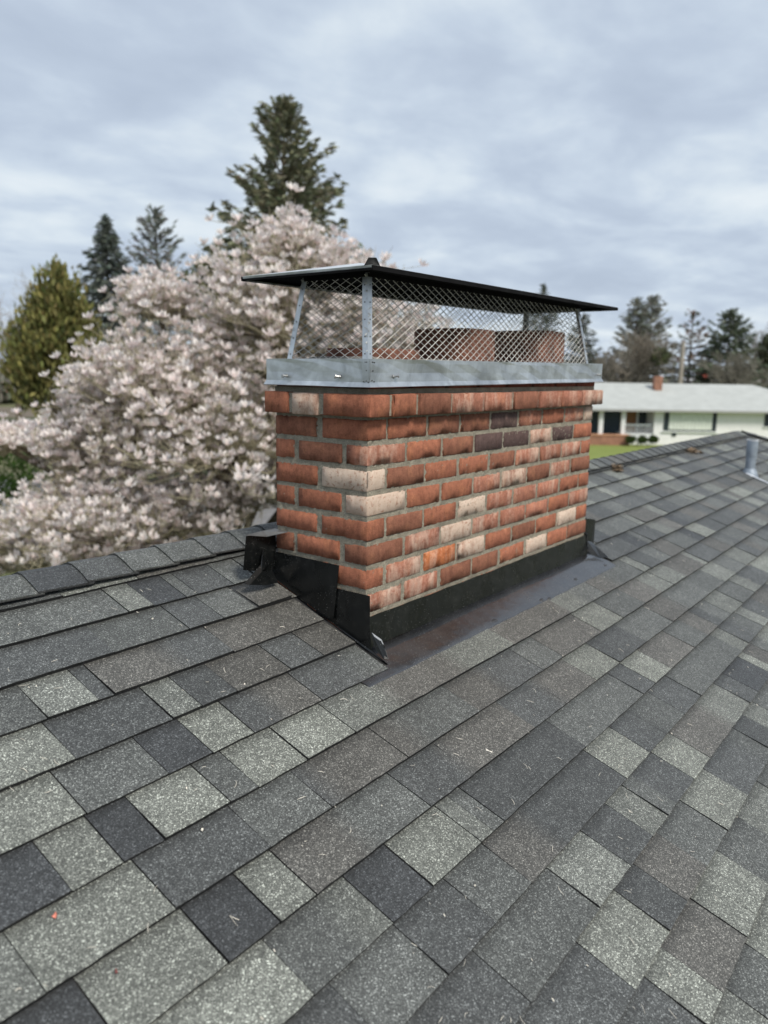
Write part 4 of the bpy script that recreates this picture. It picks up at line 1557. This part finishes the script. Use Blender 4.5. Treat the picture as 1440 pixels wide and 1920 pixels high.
# --- magnolia in blossom behind the ridge
def magnolia():
    D = 13.5
    base = ground_at(395, D)
    t = thing('magnolia_tree', 'magnolia covered in pale pink blossom spreading behind the roof ridge left of the chimney', 'tree', None, tuple(base))
    mpx = D / FPX

    def loc(u, v, dd):
        return at(u, v, D + dd) - base
    # crown lobes: (u, v, half width px, half height px, depth, weight)
    lobes = [(545, 640, 205, 245, 0.0, 1.0), (322, 765, 198, 178, -.4, 1.0), (200, 850, 135, 150, -.3, .75), (75, 1020, 150, 85, -.5, .7), (210, 1040, 170, 60, -1.0, .6), (478, 925, 85, 85, -.2, .5),
             (420, 850, 240, 180, -.9, .75), (250, 990, 230, 120, -1.0, .9), (720, 720, 170, 215, .3, .6), (655, 560, 70, 110, 0.2, .22), (545, 484, 75, 78, 0.0, .3), (-25, 1055, 85, 60, -.6, .3), (300, 580, 75, 75, 0.2, .25), (20, 830, 60, 30, -.3, .12)]
    tr = MB()
    fork = np.array([0, 0, 1.15])
    tr.tube([(0, 0, 0), (.04, 0, .6), fork], [.24, .20, .17], 9)
    obj('trunk', tr.mesh('trunk'), M_BARK, t)
    tw = MB()
    bl_c, bl_a, bl_s = [], [], []
    tips = []
    Dv = FW
    for li, (u, v, hw, hh, dd, wt) in enumerate(lobes):
        c = loc(u, v, dd)
        rx, rz_, ry = hw * mpx, hh * mpx, min(2.4, max(.8, hw * mpx * 1.0))
        mb = MB()
        m1 = lerp(fork, c, .5) + RNG.normal(0, .15, 3) + np.array([0, 0, .25])
        mb.tube([fork * .95, m1, c], [.10 if wt > .5 else .06, .065 if wt > .5 else .04, .035], 7)
        obj('limb', mb.mesh('limb'), M_BARK, t)
        nb = int(230 * wt)
        br = MB()
        for q in range(max(3, int(9 * wt))):
            dq = rand_unit(1)[0]
            dq[2] = abs(dq[2]) * .8
            dq[1] = -abs(dq[1])
            e_ = c + RT * dq[0] * rx * .85 + FW * dq[1] * ry * .9 + np.array([0, 0, 1]) * dq[2] * rz_ * .8
            m_ = lerp(c, e_, .5) + RNG.normal(0, .12, 3) + np.array([0, 0, -.12])
            br.tube([lerp(fork, c, .8), lerp(c, m_, .4), m_, e_], [.034, .028, .02, .009], 5, False)
        obj('branches', br.mesh('branches'), M_BARK, t, kind='stuff')
        d = rand_unit(nb)
        d[:, 2] = np.where(d[:, 2] < -.25, -d[:, 2] * .6, d[:, 2])
        # more of them on the near side
        rr = RNG.uniform(.80, 1.05, nb)
        tip = c + RT * (d[:, 0:1] * rx) * rr[:, None] + FW * (d[:, 1:2] * ry) * rr[:, None] + np.array([0, 0, 1]) * (d[:, 2:3] * rz_) * rr[:, None]
        for q in range(nb):
            st = lerp(c, tip[q], RNG.uniform(.0, .35)) + np.array([0, 0, -.15])
            mid_ = lerp(st, tip[q], .55) + RNG.normal(0, .10, 3) + np.array([0, 0, -.10])
            tw.tube([st, mid_, tip[q]], [.015, .009, .004], 3, False)
            k = RNG.integers(7, 12)
            for _ in range(k):
                f = RNG.uniform(.12, 1.0) ** .75
                b = lerp(st, mid_, f / .55) if f < .55 else lerp(mid_, tip[q], (f - .55) / .45)
                off = RNG.normal(0, .13, 3)
                off[2] = abs(off[2]) * .9 + .02
                e = b + off
                tw.tube([b, lerp(b, e, .5) + RNG.normal(0, .02, 3), e], [.005, .004, .0028], 3, False)
                for _k in range(1):
                    e2 = e + RNG.normal(0, .10, 3) + np.array([0, 0, .04])
                    tw.tube([lerp(b, e, RNG.uniform(.2, .8)), e2], [.0045, .0025], 3, False)
                if RNG.random() < (.74 if f > .45 else .22):
                    bl_c.append(e)
                    bl_a.append(off / (np.linalg.norm(off) + 1e-6) * .5 + np.array([0, 0, .75]))
                    bl_s.append(RNG.uniform(.074, .125))
    cc = np.array([0.33, 0.30, 0.205, 1])
    obj('twigs', mesh('twigs', tw.v, tw.f, cc), M_TWIG, t, kind='stuff')
    bc, ba, bs = np.array(bl_c), np.array(bl_a), np.array(bl_s)
    ba /= np.linalg.norm(ba, axis=1, keepdims=True)
    n = len(bc)
    V, Cc = [], []
    ref = rand_unit(n)
    e1 = np.cross(ba, ref)
    e1 /= np.linalg.norm(e1, axis=1, keepdims=True)
    e2 = np.cross(ba, e1)
    tone = RNG.uniform(.92, 1.04, (n, 1))
    pink = RNG.uniform(0, 1, (n, 1))
    basec = (np.array([[.96, .935, .90]]) * (1 - pink) + np.array([[.955, .89, .875]]) * pink) * tone
    for k in range(6):
        an = 2 * math.pi * k / 6 + .3 * (k % 2)
        rdir = e1 * math.cos(an) + e2 * math.sin(an)
        sdir = -e1 * math.sin(an) + e2 * math.cos(an)
        op = RNG.uniform(.55, 1.15, (n, 1))
        h = bs[:, None]
        tip = bc + ba * h * .95 + rdir * h * op * .9
        m = bc + ba * h * .45 + rdir * h * (op * .62 + .14)
        q = np.stack([bc + rdir * h * .03, m + sdir * h * .30, tip, m - sdir * h * .30], 1)
        V.append(q)
        c4 = np.repeat(basec[:, None], 4, 1)
        c4[:, 0] *= np.array([.90, .78, .76])
        Cc.append(c4)
    V = np.concatenate(V).reshape(-1, 3)
    Cc = np.concatenate(Cc).reshape(-1, 3)
    Q = np.arange(len(V)).reshape(-1, 4)
    obj('blossom', quadmesh('blossom', V, Q, np.c_[Cc, np.ones(len(Cc))]), M_PETAL, t, kind='stuff')
    # green-grey leaf buds
    k = 1200
    sel = RNG.integers(0, n, k)
    V, Q, c = leaf_quads(bc[sel] + RNG.normal(0, .12, (k, 3)), RNG.normal(0, .5, (k, 3)) + np.array([0, 0, 1]), .06, .02, vary((.20, .19, .09), k), 0)
    obj('buds', quadmesh('buds', V, Q, c), M_LEAF, t, kind='stuff')


magnolia()

# --- conifers and others behind it
GREEN = (0.060, 0.078, 0.036)
conifer('tall ragged fir towering behind the blossoming magnolia', ground_at(535, 36), height_to(535, 178, 36), 5.7, (0.21, 0.215, 0.14), whorl=.34, per=11, sprays=50, spray=.46, droop=.05, gap=.17, upturn=.7, taper=.74, bare=.10)
conifer('narrow pointed dark spruce between the cedar and the magnolia', ground_at(211, 62), height_to(211, 402, 62), 5.2, (0.145, 0.168, 0.145), whorl=.34, per=12, sprays=26, spray=.55, droop=.30, gap=.03, upturn=.3, taper=.80, bare=.08)
conifer('loose grey green fir just right of the narrow pointed spruce', ground_at(302, 62), height_to(302, 392, 62), 5.8, (0.21, 0.22, 0.195), whorl=.55, per=9, sprays=20, spray=.6, droop=.10, gap=.22, upturn=.9, taper=.6, bare=.08)
Dd = 31.0
b = ground_at(103, Dd)


def rel(u, v, D, b):
    return at(u, v, D) - b


def cedar():
    px = Dd / FPX
    parts = []
    for (u, v, hw, hh, n_) in ((100, 665, 88, 110, 3000), (110, 585, 55, 90, 1300), (55, 690, 50, 80, 900), (150, 650, 48, 85, 900), (108, 530, 18, 42, 300), (75, 590, 24, 62, 350), (140, 600, 24, 55, 350), (165, 610, 16, 42, 200)):
        parts.append(((n_, rel(u, v, Dd, b), (hw * px, hw * px, hh * px), (0.215, 0.205, 0.070), .30), dict(up=1.2, shell=.35)))
        parts.append(((n_ // 3, rel(u, v, Dd, b), (hw * px * .9, hw * px * .9, hh * px * .9), (0.080, 0.090, 0.032), .34), dict(up=1.0, shell=.2)))
    h = height_to(103, 740, Dd)
    bush('cedar_tree', 'yellow green bushy cedar with flame shaped top left of the magnolia', b, parts, 'cedar', trunk=[([(0, 0, 0), (.1, 0, h * .5), (0, 0, h * 1.6)], [.42, .36, .2]), ([(.5, .3, 0), (.4, .2, h * .6), (.3, .1, h * 1.5)], [.25, .2, .1])], width=.4)


cedar()
bare_tree('pale bare tree with fine twigs behind the left side of the yellow green cedar', ground_at(30, 70), height_to(30, 515, 70) * .95, (0.30, 0.28, 0.26), 6, .5, n=(3, 4), minr=.012)
bare_tree('pale bare tree with fine twigs behind the top of the yellow green cedar', ground_at(128, 72), height_to(128, 512, 72) * .92, (0.30, 0.28, 0.25), 6, .5, n=(3, 4), minr=.012)
# clipped hedge at the far left below
b = ground_at(-10, 19.5)
px = 19.5 / FPX
bush('hedge', 'deep green hedge at the left edge below the magnolia branches', b,
     [((2600, rel(-25, 885, 19.5, b), (100 * px, 1.0, 58 * px), (0.045, 0.085, 0.018), .12), dict(up=.6, shell=.6)),
      ((1500, rel(-25, 950, 19.5, b), (100 * px, 1.0, 60 * px), (0.035, 0.065, 0.016), .12), dict(up=.6, shell=.5)),
      ((1500, rel(-95, 850, 19.5, b), (80 * px, 1.0, 75 * px), (0.045, 0.085, 0.018), .12), dict(up=.6, shell=.5))], 'hedge')
# small bushes below the fir
b = ground_at(400, 34)
px = 34 / FPX
bush('evergreen_bush', 'dark green evergreen crown filling in at the left foot of the tall fir', b,
     [((2600, rel(412, 560, 34, b), (62 * px, 1.4, 85 * px), (0.060, 0.085, 0.030), .34), dict(up=.2, shell=.3)),
      ((2000, rel(450, 640, 34, b), (90 * px, 1.6, 110 * px), (0.055, 0.078, 0.028), .34), dict(up=.2, shell=.3))], 'evergreen', trunk=[([(0, 0, 0), (.5, -.3, 3), (1, -.6, 6)], [.25, .2, .1])])

# --- right-hand side, beyond the street; tree colours lightened to stand for haze
conifer('twin topped grey green conifer, the left of its two tops', ground_at(1186, 82), height_to(1186, 558, 82), 4.4, (0.20, 0.205, 0.165), whorl=.5, per=9, sprays=20, spray=.6, droop=.1, gap=.16, upturn=.7, taper=.65)
conifer('twin topped grey green conifer, the right of its two tops', ground_at(1214, 84), height_to(1214, 556, 84), 4.4, (0.21, 0.215, 0.175), whorl=.55, per=9, sprays=18, spray=.6, droop=.1, gap=.2, upturn=.8, taper=.6)
bare_tree('brown bare broad tree in front of the twin topped conifer', ground_at(1192, 76), height_to(1192, 600, 76), (0.23, 0.20, 0.16), 6, .42, n=(3, 4), minr=.014)
bare_tree('brown bare low tree between the chimney cap and the twin topped conifer', ground_at(1128, 78), height_to(1128, 640, 78), (0.24, 0.215, 0.175), 6, .5, n=(3, 4), minr=.014)
conifer('rust brown thin topped conifer behind the utility pole', ground_at(1291, 84), height_to(1291, 583, 84), 4.0, (0.23, 0.155, 0.12), whorl=.55, per=8, sprays=18, spray=.55, droop=.15, gap=.28, upturn=.6, taper=.55, col2=(0.11, 0.115, 0.075), mix2=.45)
conifer('dense dark green conifer right of the utility pole', ground_at(1361, 80), height_to(1361, 580, 80), 5.6, (0.125, 0.148, 0.10), whorl=.42, per=11, sprays=28, spray=.6, droop=.15, gap=.08, upturn=.5, taper=.7)
conifer('dark conifer seen past the right post of the chimney cap', ground_at(1088, 88), height_to(1088, 588, 88), 4.2, (0.15, 0.16, 0.13), whorl=.5, per=9, sprays=20, spray=.6, droop=.1, gap=.12, upturn=.5, taper=.7)
conifer('distant conifer whose tip shows just above the chimney cap lid', ground_at(1011, 95), height_to(1011, 533, 95), 4.6, (0.13, 0.145, 0.115), whorl=.55, per=9, sprays=20, spray=.65, droop=.1, gap=.1, upturn=.5, taper=.75)
bare_tree('tall pale bare tree at the right edge above the white house', ground_at(1427, 90), height_to(1427, 596, 90), (0.34, 0.32, 0.30), 6, .35, n=(3, 3), minr=.013)
bare_tree('grey green bare tree leaning in front of the dense dark conifer', ground_at(1385, 74), height_to(1385, 640, 74), (0.22, 0.205, 0.165), 6, .55, n=(3, 4), minr=.013)
b = ground_at(1237, 74)
px = 74 / FPX
bush('evergreen_bush', 'yellow green round shrub behind the far house roof beside its chimney', b, [((900, rel(1237, 668, 74, b), (13 * px, 1.0, 14 * px), (0.15, 0.17, 0.085), .4), dict(up=.4, shell=.2))], 'shrub', trunk=[([(0, 0, 0), (0, 0, 5)], [.12, .08])])
b = ground_at(1432, 86)
bush('evergreen_bush', 'dark shrub tree at the right edge under the tall pale bare tree', b, [((900, rel(1440, 660, 86, b), (26 * 86 / FPX, 1.2, 34 * 86 / FPX), (0.075, 0.085, 0.05), .5), dict(up=.4, shell=.2))], 'shrub', trunk=[([(0, 0, 0), (.3, 0, 6)], [.15, .1])])


def far_wood():
    """low scrubby band of distant trees closing the horizon"""
    cen, cl = [], []
    n = 26000
    D = RNG.uniform(105, 170, n)
    s = RNG.uniform(-0.62, 0.62, n)
    top = 5.6 + 1.5 * np.sin(s * 31) + 1.0 * np.sin(s * 77 + 1) + .9 * np.sin(s * 143)
    z = GZ + RNG.uniform(0, 1, n) ** .8 * top
    c = CAM[None] + FW[None] * D[:, None] + RT[None] * (s * D)[:, None]
    c[:, 2] = z
    cols = np.where(RNG.random((n, 1)) < .45, vary((.14, .145, .11), n, .3), vary((.25, .23, .195), n, .3))
    ax = RNG.normal(0, .4, (n, 3)) + np.array([0, 0, 1])
    V, Q, cc = leaf_quads(c, ax, RNG.uniform(.8, 1.9, n), RNG.uniform(.35, .8, n), cols, 0)
    obj('far_wood', quadmesh('far_wood', V, Q, cc), M_LEAF, kind='stuff', label='scrubby grey brown wood along the horizon', cat='wood')


far_wood()


# ------------------------------------------------------------------ houses across the street
def hvec(D, s, z):
    p = CAM + FW * D + RT * s
    return np.array([p[0], p[1], z])


def far_house():
    D = 58.8
    k = D / FPX

    def S(u):
        return (at(u, 760, D) - CAM) @ RT

    def Z(u, v, D_=D):
        return at(u, v, D_)[2]
    t = thing('ranch_house', 'white single storey ranch house with pale roof across the lawn', 'house')
    ov = 0.55
    sL, sR = S(975), S(1530)
    ze_ = Z(1280, 768.5, D - ov)
    wall_top = ze_ + .04
    depth = 9.0

    def box(mb, s0, s1, d0, d1, z0, z1):
        mb.add([hvec(d, s, z) for s in (s0, s1) for d in (d0, d1) for z in (z0, z1)],
               [(0, 1, 3, 2), (4, 6, 7, 5), (0, 4, 5, 1), (2, 3, 7, 6), (0, 2, 6, 4), (1, 5, 7, 3)])
    sP = S(1229)
    mb = MB()
    box(mb, sP, sR, D, D + depth, GZ, wall_top)
    obj('wall', mb.mesh('wall'), M_WHITE, t)
    mb = MB()
    box(mb, sL, sP - .003, D + 1.8, D + depth, GZ, wall_top)
    obj('wall', mb.mesh('wall'), M_SLATE, t, label='dark blue grey recessed porch wall')
    # roof: ridge with a hip at the right end
    zr_ = Z(1280, 719.5, D + depth / 2)
    e0, e1 = D - ov, D + depth + ov
    rL, rR = sL - .6, sR + .6
    hipR = S(1407) * (D + depth / 2) / D
    top = [hvec(e0, rL, ze_), hvec(e0, rR + 2.0, ze_), hvec(e1, rR + 2.0, ze_), hvec(e1, rL, ze_), hvec(D + depth / 2, rL, zr_), hvec(D + depth / 2, hipR, zr_)]
    mb = MB()
    F = [(0, 1, 5, 4), (1, 2, 5), (2, 3, 4, 5), (3, 0, 4)]
    low = [p - np.array([0, 0, .14]) for p in top]
    mb.add(top + low, F + [tuple(6 + i for i in f[::-1]) for f in F] + [(0, 6, 7, 1), (1, 7, 8, 2), (2, 8, 9, 3), (3, 9, 6, 0)])
    rf_ = obj('roof', mb.mesh('roof'), M_ROOFW, t)
    mb = MB()
    box(mb, rL, rR + 2, e0 - .10, e0 - .003, ze_ - .17, ze_ - .02)
    obj('gutter', mb.mesh('gutter'), M_GUT, rf_)
    # roof chimney
    Dc = D + 3.0
    s0, s1 = S(1225) * Dc / D, S(1239) * Dc / D
    mb = MB()
    box(mb, s0, s1, Dc, Dc + .6, Z(1232, 731, Dc) - .3, Z(1232, 705, Dc))
    ch = obj('chimney', mb.mesh('chimney'), M_BRK2, rf_)
    # big curtained window
    def rect(u0, u1, v0, v1, d, thick, name, mat, par, label=None):
        mb = MB()
        box(mb, S(u0), S(u1), d - thick, d, Z((u0 + u1) / 2, v1), Z((u0 + u1) / 2, v0))
        return obj(name, mb.mesh(name), mat, par, label)
    w = rect(1247, 1346, 766.5, 808.5, D - .01, .05, 'window', M_GLASS, t, 'wide dark framed picture window with pale curtains')
    for i in range(12):
        a, b2 = 1256.5 + i * 6.75, 1256.5 + (i + 1) * 6.75
        mb = MB()
        s0, s1 = S(a), S(b2)
        z0, z1 = Z(1300, 806), Z(1300, 769)
        mb.add([hvec(D - .065, s0, z0), hvec(D - .085, (s0 + s1) / 2, z0), hvec(D - .065, s1, z0), hvec(D - .065, s0, z1), hvec(D - .085, (s0 + s1) / 2, z1), hvec(D - .065, s1, z1),
                hvec(D - .0605, s0, z0), hvec(D - .0605, s1, z0), hvec(D - .0605, s0, z1), hvec(D - .0605, s1, z1)],
               [(0, 1, 4, 3), (1, 2, 5, 4), (0, 6, 7, 2, 1), (3, 4, 5, 9, 8), (6, 8, 9, 7)])
        obj('curtain', mb.mesh('curtain'), M_CURT, w)
    rect(1244, 1349, 808.6, 811, D - .003, .12, 'sill', M_TRIM, w)
    w2 = rect(1436, 1462, 772, 800, D - .01, .05, 'window', M_GLASS, t, 'small dark window at the right end of the white wall')
    rect(1434, 1464, 800.1, 802, D - .003, .10, 'sill', M_TRIM, w2)
    # siding laps on the white wall
    mb = MB()
    zz = GZ + .5
    while zz < wall_top - .2:
        box(mb, sP + .01, sR - .01, D - .008, D - .0005, zz, zz + .012)
        zz += .24
    obj('siding_laps', mb.mesh('siding_laps'), M_TRIM, t, kind='stuff')
    # porch: posts, door with side panes, rail, white box lamp
    for u in (1128, 1170):
        rect(u - 4, u + 4, 767, 822, D + .1, .3, 'porch_post', M_TRIM, t)
    d_ = rect(1187, 1208, 770, 812, D + 1.79, .08, 'door', M_DOOR, t, 'warm brown wooden front door')
    for u0, u1 in ((1176.5, 1186), (1213, 1226)):
        rect(u0, u1, 769, 812, D + 1.79, .06, 'side_window', M_GLASS, t)
    rect(1209, 1212.4, 768, 812, D + 1.79, .12, 'door_frame', M_TRIM, t)
    rect(1183.5, 1186.6, 768, 812, D + 1.79, .14, 'door_frame', M_TRIM, t)
    rail = rect(1172, 1227, 795.5, 798.5, D + .3, .08, 'railing', M_TRIM, t)
    for i in range(12):
        u = 1175 + i * 4.5
        rect(u, u + 1.1, 798.6, 812, D + .29, .05, 'baluster', M_TRIM, rail)
    rect(1100, 1122, 774, 790, D + 1.79, .2, 'wall_panel', M_TRIM, t, 'white panel on the dark porch wall')
    mb = MB()
    box(mb, S(1172), sP - .01, D + .05, D + 1.78, GZ, Z(1200, 813))
    obj('porch_floor', mb.mesh('porch_floor'), M_TRIM, t)
    rect(1264, 1272, 812, 818, D - .003, .06, 'vent', M_GLASS, t)
    # brick planter and the shrubs in front
    pl = thing('brick_planter', 'long low orange brick planter along the porch of the white house', 'planter')
    mb = MB()
    box(mb, S(1085), S(1178), D - .9, D - .2, GZ, Z(1140, 817, D - .9))
    obj('bricks', mb.mesh('bricks'), M_BRK2, pl)
    mb = MB()
    box(mb, S(1084), S(1179), D - .95, D - .15, Z(1140, 817, D - .9) + .003, Z(1140, 815, D - .9))
    obj('coping', mb.mesh('coping'), simple_mat('coping_brick', (.46, .24, .14), .9, 0, 3, .2), pl)
    for i, (u, hw, lab) in enumerate(((1183, 12, 'round green shrub beside the brick planter'), (1205, 11, 'round green shrub before the white porch railing'), (1225, 9, 'small green shrub at the corner of the white wall'))):
        Ds = D - 1.3
        b = ground_at(u, Ds)
        px = Ds / FPX
        bush('shrub', lab, b, [((500, rel(u, 824, Ds, b), (hw * px, .4, 8 * px), (0.05, 0.085, 0.022), .16), dict(up=.6, shell=.2))], 'shrub', 'shrubs in front of the white house', trunk=[([(0, 0, 0), (0, 0, .2)], [.04, .03])])


far_house()


def small_house(label, u0, u1, v_ridge, v_eave, D, wallm, roofm, chim_u=None, chim_m=None, chv=0):
    t = thing('house', label, 'house')
    a, b = ground_at(u0, D), ground_at(u1, D)
    um = (u0 + u1) / 2
    zr_, ze_ = at(um, v_ridge, D + 3.5)[2], at(um, v_eave, D)[2]
    s0, s1 = (a - CAM) @ RT, (b - CAM) @ RT
    mb = MB()
    mb.add([hvec(d, s, z) for s in (s0 + .4, s1 - .4) for d in (D + .5, D + 6.5) for z in (GZ, ze_ - .02)],
           [(0, 1, 3, 2), (4, 6, 7, 5), (0, 4, 5, 1), (2, 3, 7, 6), (0, 2, 6, 4), (1, 5, 7, 3)])
    obj('wall', mb.mesh('wall'), wallm, t)
    mb = MB()
    top = [hvec(D, s0, ze_), hvec(D, s1, ze_), hvec(D + 7, s1, ze_), hvec(D + 7, s0, ze_), hvec(D + 3.5, s0, zr_), hvec(D + 3.5, s1, zr_)]
    low = [p - np.array([0, 0, .15]) for p in top]
    F = [(0, 1, 5, 4), (1, 2, 5), (2, 3, 4, 5), (3, 0, 4)]
    mb.add(top + low, F + [tuple(6 + i for i in f[::-1]) for f in F] + [(0, 6, 7, 1), (1, 7, 8, 2), (2, 8, 9, 3), (3, 9, 6, 0)])
    rf_ = obj('roof', mb.mesh('roof'), roofm, t)
    if chim_u:
        s = (ground_at(chim_u, D + 3) - CAM) @ RT
        zc = at(chim_u, chv, D + 3)[2]
        mb = MB()
        mb.add([hvec(d, q, z) for q in (s - .35, s + .35) for d in (D + 2.7, D + 3.3) for z in (ze_, zc)],
               [(0, 1, 3, 2), (4, 6, 7, 5), (0, 4, 5, 1), (2, 3, 7, 6), (0, 2, 6, 4), (1, 5, 7, 3)])
        obj('chimney', mb.mesh('chimney'), chim_m, rf_)
    mb = MB()
    q0 = s0 + (s1 - s0) * .4
    mb.add([hvec(d, s, z) for s in (q0, q0 + 1.5) for d in (D + .44, D + .497) for z in (GZ + 1.0, GZ + 2.1)],
           [(0, 1, 3, 2), (4, 6, 7, 5), (0, 4, 5, 1), (2, 3, 7, 6), (0, 2, 6, 4), (1, 5, 7, 3)])
    obj('window', mb.mesh('window'), M_GLASS, t)


grey_roof = simple_mat('grey_roofing', (0.25, 0.25, 0.25), .9, 0, 1.0, .1)
red_roof = simple_mat('red_roofing', (0.34, 0.12, 0.08), .9, 0, 1.0, .1)
small_house('grey roofed house peeking over the far roof beside the chimney cap', 1128, 1172, 707, 722, 88, M_WHITE, grey_roof)
small_house('grey roofed house with red and white chimney behind the far roof', 1300, 1382, 710, 722, 92, M_WHITE, grey_roof, 1322, simple_mat('red_chimney', (.42, .10, .07), .8, 0, 1.5, .4), 699)
small_house('red roofed house far away at the left edge beyond the cedar', -60, 24, 716, 733, 118, M_WHITE, red_roof)
b = ground_at(10, 108)
px = 108 / FPX
bush('hedge', 'low dark hedge before the red roofed house at the left edge', b, [((1500, rel(-20, 748, 108, b), (70 * px, 1.2, 14 * px), (0.045, 0.060, 0.03), .7), dict(up=.4, shell=.2))], 'hedge')

# utility pole and marker post
b = ground_at(1277, 77)
pl = thing('utility_pole', 'pale weathered utility pole behind the roof of the white house', 'utility pole', None, tuple(b))
hp = height_to(1277, 642, 77)
mb = MB()
mb.tube([(0, 0, 0), (.05, .05, hp * .5), (.10, .08, hp)], [.30, .26, .22], 10)
obj('pole', mb.mesh('pole'), M_POLE, pl)
mb = MB()
mb.tube([(.10, .08, hp + .001), (.10, .08, hp + .08)], [.23, .12], 10)
obj('pole_top', mb.mesh('pole_top'), M_POLE, pl)
b = ground_at(449, 24.0)
mk = thing('marker_post', 'thin white post standing by the grey road behind the magnolia', 'post', None, tuple(b))
mb = MB()
mb.tube([(0, 0, 0), (0, 0, 1.0)], [.04, .04], 8)
obj('post', mb.mesh('post'), M_TRIM, mk)
mb = MB()
mb.tube([(0, 0, 1.0005), (0, 0, 1.05)], [.05, .02], 8)
obj('cap', mb.mesh('cap'), M_TRIM, mk)
